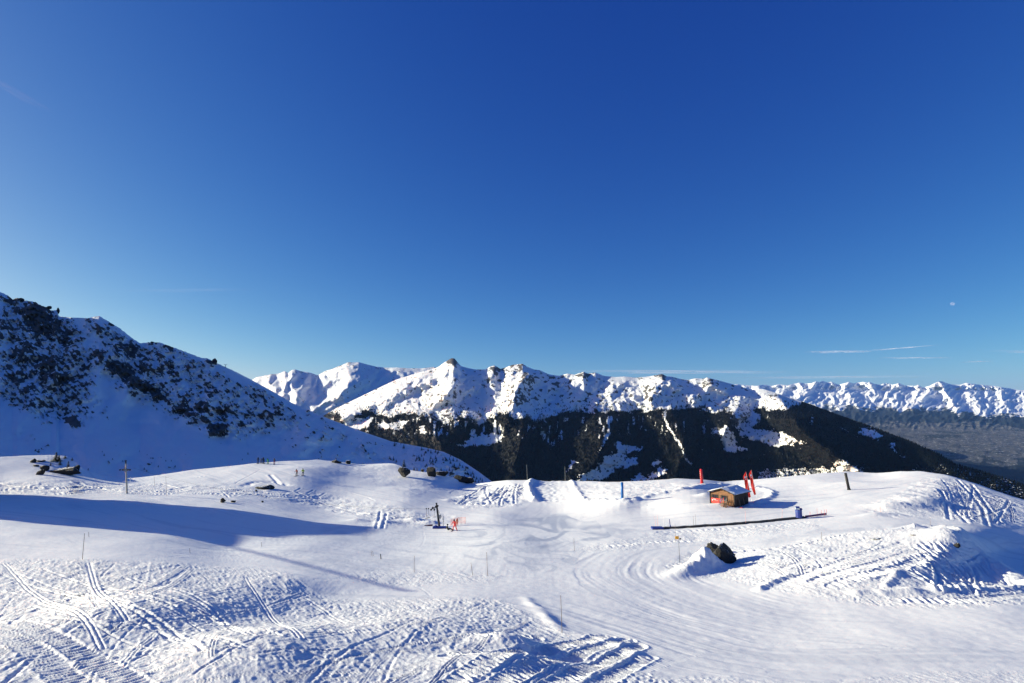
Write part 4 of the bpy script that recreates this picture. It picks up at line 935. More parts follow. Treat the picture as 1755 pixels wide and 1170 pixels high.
# ------------------------------------------------------------------ lift station outside the frame, whose shadow lies over the slope
def sun_line(P_, X_):
    """point on the ray from P_ to the sun, at that x"""
    t_ = (X_ - P_.x) / SUN_DIR.x; return P_ + SUN_DIR * t_
st = empty('lift_station', (-100, 85, -17))
def prism(name, x0, x1, prof, zb, mat, par):
    """block whose top follows a (y, z) profile, in world coordinates"""
    m = MB(); o_ = Vector(par.location)
    pts = [(x1 - o_.x, y - o_.y, z - o_.z) for y, z in prof] + [(x1 - o_.x, prof[-1][0] - o_.y, zb - o_.z), (x1 - o_.x, prof[0][0] - o_.y, zb - o_.z)]
    m.poly(pts, x1 - x0, (-1, 0, 0)); return m.build(name, mat, par)
prism('wall', -106, -92, [(71.7, 2.3), (78.7, 1.3)], -20, M_CONC, st)
prism('wall', -108, -92, [(78.72, 1.7), (88, 2.0), (97, 1.3)], -21, M_WOOD, st)
prism('roof', -108.6, -91.4, [(78.5, 2.0), (88, 2.4), (97.3, 1.6)], 1.2, M_SNOWCAP, st)
for k_ in range(4):
    m = MB(); m.box(0.2, 1.8, 1.6, (8.0, -3.5 + k_ * 4.2, 9)); m.build('window', M_GLASS, st)
tag(st, 'large lift station building left of the picture that throws the long shadow', 'building')

cbl = [sun_line(ground(390, 935), -92.0), sun_line(ground(500, 962), -74.0), sun_line(ground(600, 988), -66.0), sun_line(ground(700, 1012), -60.0)]  # added unseen cable, laid along sun rays so its shadow draws the diagonal line
m = MB(); o0 = cbl[0]
for a_, c_ in zip(cbl[:-1], cbl[1:]): m.rod(a_ - o0, c_ - o0, .13, seg=8)
o_ = m.build('shadow_cable', M_DARKSTEEL); o_.location = o0; tag(o_, 'added unseen cable left of the picture, made thick to throw a diagonal shadow line', 'cable')

# ------------------------------------------------------------------ ski hut
hp = ground(1249, 863); A0 = R(-47)
hut = empty('ski_hut', hp - Vector((0, 0, 0.15)), A0)
HW, HL, HH, HR = 4.1, 5.0, 2.15, 2.85       # width of the gable wall, length, eaves, ridge
m = MB(); m.poly([(-HW/2, -HL/2, -.4), (HW/2, -HL/2, -.4), (HW/2, -HL/2, HH), (0, -HL/2, HR), (-HW/2, -HL/2, HH)], HL, (0, 1, 0)); m.build('wall', M_TRIM, hut)
pl = MB(); pl.box(1, 0.06, 0.225); plank_me = None
def plank(x0, x1, z, yy, mat, rot=0.0, along='x'):
    m = MB()
    if along == 'x': m.box(x1 - x0, 0.05, 0.235, ((x0 + x1) / 2, yy, z), bevel=0.012)
    else: m.box(0.05, x1 - x0, 0.235, (yy, (x0 + x1) / 2, z), bevel=0.012)
    return m.build('plank', mat, hut)
WIN = [(-1.25, 1.45, 0.62, 0.72), (0.35, 1.45, 0.62, 0.72)]
for k_ in range(12):
    z = 0.12 + k_ * 0.25; half = HW/2 if z + .12 < HH else HW/2 * (HR - z - .1) / (HR - HH)
    if half < 0.3: continue
    cuts = sorted((wx - ww/2 - .06, wx + ww/2 + .06) for wx, wz, ww, wh in WIN if abs(z - wz) < wh/2 + .05)
    x0 = -half
    for a_, c_ in cuts + [(half, half)]:
        if a_ - x0 > 0.1: plank(x0, min(a_, half), z, -HL/2 - 0.03, M_WOOD)
        x0 = c_
for k_ in range(10): plank(-HL/2, HL/2, 0.12 + k_ * 0.235, HW/2 + 0.03, M_DARKWOOD, along='y')  # side wall in darker planks: its shade is put into the wood colour
for wx, wz, ww, wh in WIN:
    m = MB(); m.box(ww, 0.04, wh, (wx, -HL/2 - 0.03, wz)); w_ = m.build('window', M_GLASS, hut)
    m = MB(); m.box(ww + .14, .07, .07, (wx, -HL/2 - .055, wz + wh/2)); m.box(.07, .07, wh, (wx - ww/2 - .035, -HL/2 - .055, wz)); m.box(.07, .07, wh, (wx + ww/2 + .035, -HL/2 - .055, wz)); m.build('frame', M_TRIM, w_)
    m = MB(); m.box(ww * .8, .2, .09, (wx, -HL/2 - .12, wz - wh/2 - .03), bevel=.03); m.build('sill_snow', M_SNOWCAP, w_)
    for s_ in (-1, 1):
        m = MB(); m.box(.2, .04, wh + .05, (wx + s_ * (ww/2 + .16), -HL/2 - .08, wz)); m.build('shutter', M_TRIM if wx < 0 else M_DARKWOOD, hut)
m = MB(); m.box(.55, .05, 1.85, (1.35, -HL/2 - .055, .95)); dr = m.build('door', M_WOOD, hut); m = MB(); m.rod((1.16, -HL/2 - .12, .95), (1.16, -HL/2 - .12, 1.1), .02); m.build('handle', M_STEEL, dr)
for s_ in (-1, 1):
    m = MB(); m.box(.16, .16, HH + .3, (s_ * (HW/2 + .02), -HL/2 - .05, HH/2 - .1)); m.build('corner_post', M_TRIM, hut)
sl = math.atan2(HR - HH, HW/2); rw = math.hypot(HR - HH, HW/2) + .45
for s_ in (-1, 1):
    cx_ = s_ * (HW/4 + .2); cz_ = (HR + HH)/2 - .02
    m = MB(); m.box(rw, HL + .9, .10, (cx_, 0, cz_ + .06), (0, s_ * sl, 0)); rf = m.build('roof_slope', M_TRIM, hut)
    bm = bmesh.new(); n_ = 14
    bmesh.ops.create_grid(bm, x_segments=n_, y_segments=n_ + 6, size=0.5)
    for v in bm.verts:
        e_ = min(0.5 - abs(v.co.x), 0.5 - abs(v.co.y)); x_, y_ = v.co.x * rw * .99, v.co.y * (HL + .8)
        hgt = .17 * sstep(0, .10, e_) * (0.8 + .5 * float(perlin(x_ * 1.1 + s_ * 9, y_ * 1.1, 5))) - .02
        v.co = Vector((x_, y_, float(hgt)))
    bmesh.ops.transform(bm, matrix=Matrix.Translation((cx_, 0, cz_ + .125)) @ Matrix.Rotation(s_ * sl, 4, 'Y'), verts=bm.verts)
    me_ = bpy.data.meshes.new('roof_snow'); bm.to_mesh(me_); bm.free(); me_.materials.append(M_SNOWCAP); me_.polygons.foreach_set('use_smooth', [True] * len(me_.polygons))
    o_ = bpy.data.objects.new('roof_snow', me_); COL.objects.link(o_); o_.parent = rf
m = MB(); m.rod((0.0, -HL/2 + .4, HR), (0, -HL/2 + .4, HR + .38), .07); m.build('chimney_pipe', M_TRIM, hut)
tag(hut, 'small wooden ski hut with honey coloured gable wall and snowy roof', 'hut')
fx_, fy_ = math.cos(A0), math.sin(A0)
def hutp(x, y, z): return hut.matrix_basis @ Vector((x, y, z)) if False else Vector((hut.location.x + x * fx_ - y * fy_, hut.location.y + x * fy_ + y * fx_, hut.location.z + z))
# banner with white marks under the left window
bn = empty('red_banner', hutp(-1.0, -HL/2 - .12, .85), A0)
m = MB(); m.box(1.75, .03, .78, (0, 0, 0)); m.build('cloth', M_RED, bn)
m = MB(); m.box(.07, .02, .26, (-.66, -.025, .06)); m.box(.26, .018, .07, (-.66, -.026, .06)); m.build('cross_mark', M_WHITE, bn)
m = MB(); m.poly([(.56, -.02, .16), (.80, -.02, .06), (.60, -.02, -.08)], .012, (0, -1, 0)); m.build('arrow_mark', M_WHITE, bn)
M_PINK = simple('pale_red_print', (0.72, 0.30, 0.27), 0.6)
for k_ in range(5):
    m = MB(); m.box(.075, .014, .12, (-.26 + k_ * .13, -.024, .04)); m.build('letter', M_PINK, bn)
tag(bn, 'red banner with white marks hanging under the left hut window', 'banner')
M_GREY0 = simple('grey_ski_topsheet', (.16, .16, .17), .5)
# ski rack and sledges in front of the door, planks along the dark wall
rk_ = empty('ski_rack', hutp(.55, -HL/2 - .75, .12), A0)
for s_ in (-1, 1):
    m = MB(); m.rod((s_ * .7, -.3, -.2), (s_ * .7, .1, 1.0), .03, seg=6); m.rod((s_ * .7, .4, -.2), (s_ * .7, .1, 1.0), .03, seg=6); m.build('leg', M_DARKWOOD, rk_)
m = MB(); m.rod((-.8, .1, 1.0), (.8, .1, 1.0), .04, seg=6); m.build('rail', M_DARKWOOD, rk_)
tag(rk_, 'dark wooden rack standing in the snow before the hut door', 'rack')
for k_, (x, mt, lab) in enumerate(((-.45, M_NAVY, 'dark blue ski leaning on the rack by the hut, leftmost of five'), (-.2, M_GREY0, 'grey ski leaning on the rack by the hut, second from the left'), (0.02, M_RED2, 'red ski leaning on the rack by the hut, in the middle'), (.25, M_BLACK, 'black ski leaning on the rack by the hut, fourth from the left'), (.5, M_GREY0, 'grey ski leaning on the rack by the hut, rightmost of five'))):
    sk = empty('ski', hutp(.55 + x, -HL/2 - 1.0, -.05), A0, R(-8)); m = MB(); m.box(.09, .02, 1.5, (0, 0, .75)); m.poly([(-.045, 0, 1.5), (.045, 0, 1.5), (0, .09, 1.66)], .02, (0, 1, 0)); m.build('blade', mt, sk)
    m = MB(); m.box(.06, .06, .22, (0, -.04, .72)); m.build('binding', M_BLACK, sk); tag(sk, lab, 'ski', 'skis on the rack by the hut')
for k_ in range(4):
    sd = empty('wooden_sledge', hutp(.25 + k_ * .33, -HL/2 - 1.25 - .1 * (k_ % 2), .05), A0 + .3 * (k_ - 1.5), R(-25))
    for s_ in (-1, 1):
        m = MB(); m.box(.04, .04, .75, (s_ * .15, 0, .35)); m.build('runner', M_BAMBOO, sd)
    for q_ in range(4):
        m = MB(); m.box(.3, .03, .07, (0, -.04, .12 + q_ * .16)); m.build('slat', M_WOOD, sd)
    tag(sd, ('pale wooden sledge propped before the hut door, leftmost of four', 'second wooden sledge from the left before the hut door', 'third wooden sledge from the left before the hut door', 'rightmost wooden sledge of four before the hut door')[k_], 'sledge', 'sledges before the hut')
for k_ in range(7):
    bd = MB(); bd.box(.03, .15, 1.55 + .12 * (k_ % 3), (0, 0, .7)); o_ = bd.build('board', (M_DARKWOOD, M_BAMBOO, M_TRIM)[k_ % 3]); o_.location = hutp(HW/2 + .35, -1.6 + k_ * .55, -.1); o_.rotation_euler = (R((-9, 5, 12, -4, 8, -7, 3)[k_]), R(-9), A0)
    tag(o_, ('dark', 'pale', 'blackish', 'second dark', 'second pale', 'second blackish', 'third dark')[k_] + ' board leaning on the shaded side wall of the hut', 'board', 'boards leaning on the hut')
m = MB(); m.box(.6, .35, .12, (0, 0, .06), bevel=.03); o_ = m.build('toboggan', M_RED2); o_.location = hutp(HW/2 + .8, -HL/2 + .5, .05); o_.rotation_euler = (0, 0, A0); tag(o_, 'small red plastic toboggan lying at the corner of the hut', 'sledge')

# ------------------------------------------------------------------ feather flags, padded posts
M_FLAG, nt, b_ = mat_base('thin_red_flag_cloth')
b_.inputs['Base Color'].default_value = (0.72, 0.05, 0.04, 1); b_.inputs['Roughness'].default_value = 0.7
tl_ = nt.nodes.new('ShaderNodeBsdfTranslucent'); tl_.inputs[0].default_value = (0.85, 0.08, 0.06, 1); mx_ = nt.nodes.new('ShaderNodeMixShader'); mx_.inputs[0].default_value = 0.5
nt.links.new(b_.outputs[0], mx_.inputs[1]); nt.links.new(tl_.outputs[0], mx_.inputs[2]); nt.links.new(mx_.outputs[0], nt.nodes['Material Output'].inputs['Surface'])
def feather(x, y, x2, y2, wpx, label, side=-1):
    g_ = ground(x, y); P2 = Vector(pt(x2, y2, g_.y)); L = (P2 - g_).length; d_ = (P2 - g_).normalized()
    r = empty('feather_flag', g_); m = MB(); m.rod((0, 0, -.3), d_ * L, .035, .015, 6); m.build('pole', M_WHITE, r)
    W_ = wpx * g_.y / F; bm = bmesh.new(); rows = []; n_ = 22
    up = d_; rt = Vector((side, 0.55, 0)).normalized()
    for k_ in range(n_ + 1):
        t_ = k_ / n_; z_ = L * (0.12 + 0.87 * t_); ww = W_ * (0.75 + .25 * math.sin(t_ * 3.1)) if t_ < .72 else W_ * (1.0 + .25 * math.sin((t_ - .72) / .28 * 3.1)) * max(0.02, 1 - ((t_ - .72) / .28) ** 1.8)
        row = []
        for q_ in range(5):
            f_ = q_ / 4; p_ = up * z_ + rt * (ww * f_) + Vector((0, .10 * math.sin(f_ * 5 + t_ * 9) * f_, -.25 * f_ * ww))
            row.append(bm.verts.new(p_))
        rows.append(row)
    for a_, c_ in zip(rows[:-1], rows[1:]):
        for q_ in range(4): bm.faces.new((a_[q_], a_[q_ + 1], c_[q_ + 1], c_[q_]))
    bmesh.ops.solidify(bm, geom=bm.faces[:], thickness=0.01)
    me_ = bpy.data.meshes.new('cloth'); bm.to_mesh(me_); bm.free(); me_.materials.append(M_FLAG); me_.polygons.foreach_set('use_smooth', [True] * len(me_.polygons)); o_ = bpy.data.objects.new('cloth', me_); COL.objects.link(o_); o_.parent = r
    c0 = up * (L * .80) + rt * W_ * .5 + Vector((0, -.12, 0))
    m = MB(); m.box(W_ * .5, .02, .34, c0, (0, .15, 0)); m.box(W_ * .3, .02, .12, c0 - up * .35, (0, .15, 0)); mk = m.build('white_emblem', M_WHITE, r)
    m = MB(); m.box(W_ * .16, .02, 1.1, up * (L * .45) + rt * W_ * .5 + Vector((0, -.12, 0)), (0, .18, 0)); m.build('lettering_strip', M_PINK, r)
    tag(r, label, 'flag', 'red feather flags by the hut')
feather(1288, 858.5, 1278.5, 808, 6.0, 'red feather flag with white emblem, the nearer one touching the hut roof edge')
feather(1297, 853, 1287.5, 805, 5.2, 'red feather flag standing right of the nearer one behind the hut')

def padded_post(x, y, x2, y2, wpx, mat, mark, label, name):
    g_ = ground(x, y); P2 = Vector(pt(x2, y2, g_.y)); d_ = P2 - g_; L = d_.length; d_ = d_.normalized(); R_ = wpx * g_.y / F / 2
    r = empty(name, g_ - Vector((0, 0, .1))); r.rotation_euler = d_.to_track_quat('Z', 'Y').to_euler(); rz_ = 0
    m = MB(); m.rod((0, 0, .35), (0, 0, L), R_, R_ * .94, 16); m.build('column', mat, r, True)
    m = MB(); m.rod((0, 0, 0), (0, 0, .4), R_ * 1.55, R_ * 1.02, 16); m.build('flared_base', mat, r, True)
    m = MB(); m.ball((0, 0, L), R_ * .94, (1, 1, .45), 2); m.build('rounded_cap', mat, r, True)
    for k_ in range(4):
        m = MB(); m.box(R_ * .9, .03, .16, (-R_ * .35 if mat != M_RED2 else R_ * .35, -R_ * .99, L * (.86 - .13 * k_))); m.build('printed_letter', mark, r)
    tag(r, label, 'padded post'); return r
padded_post(1066, 856, 1066, 826, 4.6, M_BLUE, simple('pale_blue_print', (.45, .62, .75), .5), 'tall blue padded post with a flared foot at the edge of the beginner area', 'padded_post')
padded_post(1202.5, 829, 1201.5, 803.5, 4.8, M_RED2, M_PINK, 'tall red padded post on the crest left of the hut', 'padded_post')
padded_post(1454.5, 839, 1449, 810, 4.4, M_BLACK, simple('grey_print', (.25, .25, .25), .5), 'leaning black padded post right of the feather flags', 'padded_post')

# ------------------------------------------------------------------ magic carpet conveyor and its blue booth
CL = [(1130,906.5),(1160,904.5),(1200,902.5),(1250,899.5),(1300,895),(1350,890.5),(1380,887.5)]
cp = [ground(*p_) + Vector((0, 0, .06)) for p_ in smooth_poly(CL, 5)]
cv = empty('conveyor_lift', cp[0])
def strip(pts, w, h, z, name, mat, par):
    bm = bmesh.new(); secs = []
    for i_, p_ in enumerate(pts):
        q_ = pts[min(i_ + 1, len(pts) - 1)] - pts[max(i_ - 1, 0)]; s_ = Vector((-q_.y, q_.x, 0)).normalized() * w / 2; c_ = p_ - Vector(par.location) + Vector((0, 0, z))
        secs.append([bm.verts.new(c_ - s_), bm.verts.new(c_ + s_), bm.verts.new(c_ + s_ + Vector((0, 0, h))), bm.verts.new(c_ - s_ + Vector((0, 0, h)))])
    for a_, c_ in zip(secs[:-1], secs[1:]):
        for k_ in range(4): bm.faces.new((a_[k_], a_[(k_ + 1) % 4], c_[(k_ + 1) % 4], c_[k_]))
    bm.faces.new(secs[0]); bm.faces.new(secs[-1][::-1]); bmesh.ops.recalc_face_normals(bm, faces=bm.faces)
    me_ = bpy.data.meshes.new(name); bm.to_mesh(me_); bm.free(); me_.materials.append(mat); o_ = bpy.data.objects.new(name, me_); COL.objects.link(o_); o_.parent = par; return o_
strip(cp, .45, .07, .03, 'belt', M_RUBBER, cv); strip([p_ - Vector((0, .34, 0)) for p_ in cp], .07, .14, -.05, 'side_rail', M_BLACK, cv); strip([p_ + Vector((0, .34, 0)) for p_ in cp], .08, .16, -.04, 'side_rail', M_DARKSTEEL, cv)
m = MB(); m.box(1.6, 1.0, .3, (-.4, 0, .1), bevel=.05); m.build('end_drum_cover', M_NAVY, cv)
tag(cv, 'long black conveyor lift lying across the beginner slope', 'conveyor')
rp = [ground(*p_) + Vector((0, 0, .1)) for p_ in ((1379,887.5),(1388,886.5),(1398,885),(1408,883.4),(1416,882))]
ex_ = empty('run_out_fence', rp[0]); strip(rp, .05, .26, -.05, 'mesh', simple('purple_red_mesh', (.12, .02, .12), .6), ex_); 
for k_ in (1, 3, 4):
    m = MB(); b0 = rp[k_] - rp[0]; m.rod(b0, b0 + Vector((0, 0, .7)), .02, seg=6); m.build('stake', M_RED2, ex_)
tag(ex_, 'low purple and red fence trailing right from the blue booth', 'fence')
bp_ = ground(1369.5, 888.5); bo = empty('lift_booth', bp_, R(-15))
m = MB(); m.rod((0, 0, -.1), (0, 0, 1.25), .44, .44, 12); m.build('body', M_NAVY, bo, False)
m = MB(); m.rod((0, 0, .98), (0, 0, 1.02), .455, .455, 12); m.build('band', M_BLUE, bo)
m = MB(); m.rod((-.35, 0, 1.38), (.12, .0, 1.38), .32, .30, 12); m.build('hood', M_NAVY, bo); m = MB(); m.rod((-.36, -.05, 1.36), (-.39, -.05, 1.36), .22, .22, 12); m.box(.4, .02, .2, (-.12, -.32, 1.38)); m.build('clear_window', simple('pale_window', (.45, .55, .62), .2), bo)
m = MB(); m.box(.36, .4, .25, (.28, 0, 1.33), bevel=.04); m.build('lid', M_NAVY, bo)
m = MB(); m.box(1.1, 1.0, .1, (.1, 0, .0)); m.build('plinth', M_CONC, bo)
tag(bo, 'dark blue control booth with a curved hood at the top of the conveyor', 'booth')

# ------------------------------------------------------------------ yellow sign, marker poles
sg = ground(1163.5, 962); sp = empty('yellow_sign', sg, R(8)); H_ = 41 * sg.y / F
m = MB(); m.rod((0, 0, -.3), (-.02, 0, H_), .022, .018, 8); m.build('pole', M_DARKSTEEL, sp)
m = MB(); m.box(.36, .03, .27, (-.2, -.03, H_ - .12)); pn = m.build('panel', M_YELLOW, sp)
for k_ in range(3):
    m = MB(); m.box(.22 - .05 * k_, .008, .025, (-.2, -.052, H_ - .05 - .07 * k_)); m.build('printed_line', simple('ochre_print', (.6, .26, .01), .6), pn)
m = MB(); m.box(.2, .1, .09, (.14, 0, H_ - .24), (0, -.2, 0), .02); m.build('black_bracket', M_BLACK, sp)
tag(sp, 'small yellow sign on a thin pole left of the big boulder', 'sign')

def pole(x, y, x2, y2, label, mat=M_BAMBOO, r=.02, group='thin marker poles along the pistes', top=None, P_=None):
    g_ = ground(x, y) if P_ is None else P_; P2 = Vector(pt(x2, y2, g_.y)); r0 = max(r, .00024 * g_.y)
    o_ = empty('marker_pole', g_); m = MB(); m.rod((0, 0, -.3), P2 - g_, r0, r0 * .8, 6); m.build('shaft', mat, o_)
    if top: m = MB(); d_ = P2 - g_; m.rod(d_ * .86, d_, r0 * 1.6, r0 * 1.5, 6); m.build('tip', top, o_)
    tag(o_, label, 'pole', group); return o_
for a_ in ((963.5,1086,961,1020,'tallest nearest bamboo pole at the edge of the churned snow',M_BAMBOO,.016), (140,959,145,914,'leaning pole at the upper edge of the tracked snow on the far left'), (152,919,152,911,'short stub beside the left leaning pole, higher on the piste'),
           (325.5,948,325,939,'short dark stub on the piste below the corner of the long shadow'), (448.5,936,448,929,'tiny stub on the piste right of the shadow corner'), (637,951,636,943,'short pole of a leaning pair on the middle piste'), (640.5,952,638.5,944,'right hand pole of the leaning pair on the middle piste'),
           (653.5,958,652,949,'slightly thicker stub right of the leaning pair',M_DARKSTEEL,.05), (709.5,981,710,952,'thin pole at the left end of the middle rough strip'), (810,986,807,964,'short pole inside the middle rough strip'), (835.5,986,834,946,'tall thin pole at the right end of the middle rough strip'),
           (983.5,944,983.5,922,'pole alone on the bright snow between the piste and the conveyor'), (1138,905,1138,886,'white tipped pole at the lower end of the conveyor',M_WHITE,.03), (1123,904,1122,884,'faint pole just left of the white tipped one',M_PINK,.015), (1126.5,904,1126,882,'thin pinkish pole between the faint one and the white tipped one',M_PINK,.015),
           (1188,903,1188,884,'thin pole behind the conveyor, left of a close pair'), (1191.5,902,1191.5,881,'thin pole behind the conveyor, right of a close pair'), (1277,898,1277,874,'faint pole behind the middle of the conveyor',M_PINK,.013), (1339,890,1341,873,'faint leaning pole behind the conveyor near the booth',M_PINK,.013),
           (1157.5,930,1157,899,'faint pole just above left of the yellow sign',M_BAMBOO,.014), (1408,931,1408,911,'pole on the grey piste behind the boulder shadow'), (1594,906,1594,888,'pole on the piste at the foot of the snow dome',M_BAMBOO,.014), (1643,932,1643,911,'pole with a red tip beside the shaded basin'),
           (1508,876,1508,862,'faint pole at the foot of the snow dome',M_PINK,.013), (968.5,823,968,799,'thin pole on the crest right of the groomed lane against the forest',M_STEEL,.03), (903,823,902.5,796,'thin pole on the crest left of the groomed lane against the forest',M_STEEL,.03), (1400,884,1400,871,'thin red net stake near the booth',M_RED2,.012), (1413,883,1413,873,'right hand red net stake near the booth',M_RED2,.012),
           (264,833,264,816,'faint pole right of the left pylon'), (285,850,284,816,'faint taller pole on the slope right of the left pylon',M_BAMBOO,.014)):
    pole(*a_, top=M_RED2 if 'red tip' in a_[4] else None)
wpp = ground(1148, 902.5); wp_ = empty('dark_post', wpp); m = MB(); m.rod((0, 0, -.2), (-.1, 0, 1.1), .06, .05, 8); m.build('shaft', M_NAVY, wp_); m = MB(); m.rod((0, 0, 0), (0, 0, .25), .16, .08, 8); m.build('foot', M_NAVY, wp_); tag(wp_, 'short dark blue post standing at the left part of the conveyor', 'post')
g_ = ground(223, 825); m = MB(); m.box(.25, .1, 1.15, (0, 0, .5), bevel=.03); o_ = m.build('white_board', M_WHITE); o_.location = g_; tag(o_, 'small white upright board just right of the left lift pylon', 'board')

# ------------------------------------------------------------------ drag lift pylons
def pylon(x, y, x2, y2, label, mat, dark):
    g_ = ground(x, y); P2 = Vector(pt(x2, y2, g_.y)); d_ = P2 - g_; L = d_.length; r = empty('lift_pylon', g_); k_ = g_.y / F
    up = d_.normalized()
    m = MB(); m.rod(Vector((0, 0, -.3)), up * L * .93, 2.0 * k_ / (1 if dark else 1.35), 1.5 * k_ / (1 if dark else 1.35), 8); m.build('mast', mat, r)
    m = MB(); m.rod(up * L * .9, up * L, 1.2 * k_, 1.2 * k_, 6); m.box(3.2 * k_, 1.5 * k_, 1.0 * k_, up * L); m.build('mast_head', M_DARKSTEEL, r)
    return r, g_, up, L, k_
py, g_, up, L, k_ = pylon(217, 845, 215.5, 789, '', M_STEEL, False)
arm = up * L * .73
m = MB(); m.box(9 * k_, 1.4 * k_, 1.3 * k_, arm + Vector((-1.2 * k_, 0, 0)), (0, .12, 0)); m.build('cross_arm', M_STEEL, py)
for dx in (-10.0, -5.5, -3.2, 3.2, 6.5):
    m = MB(); c_ = arm + Vector((dx * k_, 0, -.8 * k_)); m.rod(c_ - Vector((0, .12, 0)), c_ + Vector((0, .12, 0)), 1.25 * k_, 1.25 * k_, 10); m.build('sheave', M_DARKSTEEL if abs(dx) > 4 else M_BAMBOO, py)
m = MB(); m.box(3.2 * k_, 1.8 * k_, 5.0 * k_, arm + Vector((0.4 * k_, -.1, -1.2 * k_))); m.build('bracket', M_STEEL, py)
tag(py, 'slender grey lift pylon with a short cross arm on the left slope', 'pylon')
pb, g2, up, L, k_ = pylon(752, 903, 748, 862, '', M_DARKSTEEL, True)
arm = up * L * .80
m = MB(); m.rod(arm + Vector((.5 * k_, 0, 2 * k_)), arm + Vector((-10 * k_, 0, -2.2 * k_)), .8 * k_, .8 * k_, 6); m.build('cross_arm', M_DARKSTEEL, pb)
for dx, dz in ((-9.8, -3.0), (-7.2, .2), (-4.6, -3.0), (-2.2, 2.0), (1.0, 3.0)):
    m = MB(); c_ = arm + Vector((dx * k_, 0, dz * k_)); m.rod(c_ - Vector((0, .15, 0)), c_ + Vector((0, .15, 0)), 1.45 * k_, 1.45 * k_, 10); m.build('sheave', M_BLACK, pb)
m = MB(); m.box(3.6 * k_, 2.2 * k_, 5.5 * k_, up * L * .42 + Vector((2.5 * k_, 0, 0))); m.build('control_box', M_STEEL, pb)
m = MB(); m.rod(arm, Vector((7 * k_, 0, L * .22)), .02, seg=5); m.rod((6 * k_, 0, 0), (6 * k_, 0, L * .46), .03, seg=5); m.build('stay_rod', M_DARKSTEEL, pb)
tag(pb, 'dark leaning drag lift pylon with wheels on its arm near the instructor', 'pylon')
hb = g2 + arm
for dx, dl, lab in ((-14.5, 14, 'tow hanger dangling left of the dark pylon, second from the left'), (-18, 16, 'tow hanger dangling farthest left of the dark pylon'), (-4.5, 13, 'tow hanger dangling under the wheels of the dark pylon')):
    t0 = hb + Vector((dx * k_, .1, -2.0 * k_)); o_ = empty('tow_hanger', t0); m = MB(); m.rod((0, 0, 0), (.08, 0, -dl * k_), .022, seg=5); m.build('cord', M_DARKSTEEL, o_); m = MB(); m.rod((-.22, 0, -dl * k_), (.3, 0, -dl * k_), .03, seg=6); m.build('crossbar', M_DARKSTEEL, o_)
    if dx < -10: m = MB(); m.ball((0, 0, .05), .12); m.build('clamp', M_BLACK, o_)
    tag(o_, lab, 'tow bar', 'tow hangers of the drag lift')
# the haul cable from pylon to pylon
a_ = g2 + arm + Vector((-9.8 * k_, 0, -2 * k_)); b2 = py.location + Vector((6 * g_.y / F, 0, 42 * g_.y / F)); m = MB(); pr = Vector((0, 0, 0))
for i_ in range(1, 13):
    t_ = i_ / 12; q_ = (b2 - a_) * t_ - Vector((0, 0, 1.8 * 4 * t_ * (1 - t_))); m.rod(pr, q_, .014, seg=4); pr = q_
o_ = m.build('haul_cable', M_DARKSTEEL); o_.location = a_; tag(o_, 'thin haul cable from the dark pylon to the grey pylon', 'cable')
mt_ = ground(753, 905.5); m = MB(); m.box(2.1, .9, .34, (0, 0, .12), bevel=.08); m.ball((-.6, 0, .2), .38, (1.1, 1, .8)); o_ = m.build('crash_mat', M_NAVY); o_.location = mt_; tag(o_, 'dark blue crash mat at the foot of the dark pylon', 'mat')
m = MB(); m.box(1.3, .5, .16, (0, 0, .05), (0, -.08, .1), .04); o_ = m.build('crash_mat', simple('dark_maroon_vinyl', (.06, .012, .04), .6)); o_.location = ground(733, 902); tag(o_, 'low dark maroon mat lying left of the pylon foot', 'mat')
# orange net with stakes behind the instructor
nt_ = [ground(*p_) for p_ in ((772,901),(777,898.5),(784,897.5),(790,897),(797,897.5))]
ne = empty('safety_net', nt_[0]); 
for i_, p_ in enumerate(nt_):
    m = MB(); q_ = p_ - nt_[0]; m.rod(q_ - Vector((0, 0, .2)), q_ + Vector((0, 0, 1.0)), .025, seg=5); m.build('stake', M_ORANGE, ne)
for i_ in range(4):
    m = MB(); p_, q_ = nt_[i_] - nt_[0], nt_[i_ + 1] - nt_[0]
    for h_ in (.15, .35, .55, .75, .95): m.rod(p_ + Vector((0, 0, h_)), q_ + Vector((0, 0, h_ - .04)), .012, seg=4)
    for t_ in (0, .25, .5, .75): r_ = p_.lerp(q_, t_); m.rod(r_ + Vector((0, 0, .1)), r_ + Vector((0, 0, .95)), .01, seg=4)
    m.build('mesh', M_ORANGE, ne)
tag(ne, 'orange safety net strung on stakes behind the instructor in red', 'net')

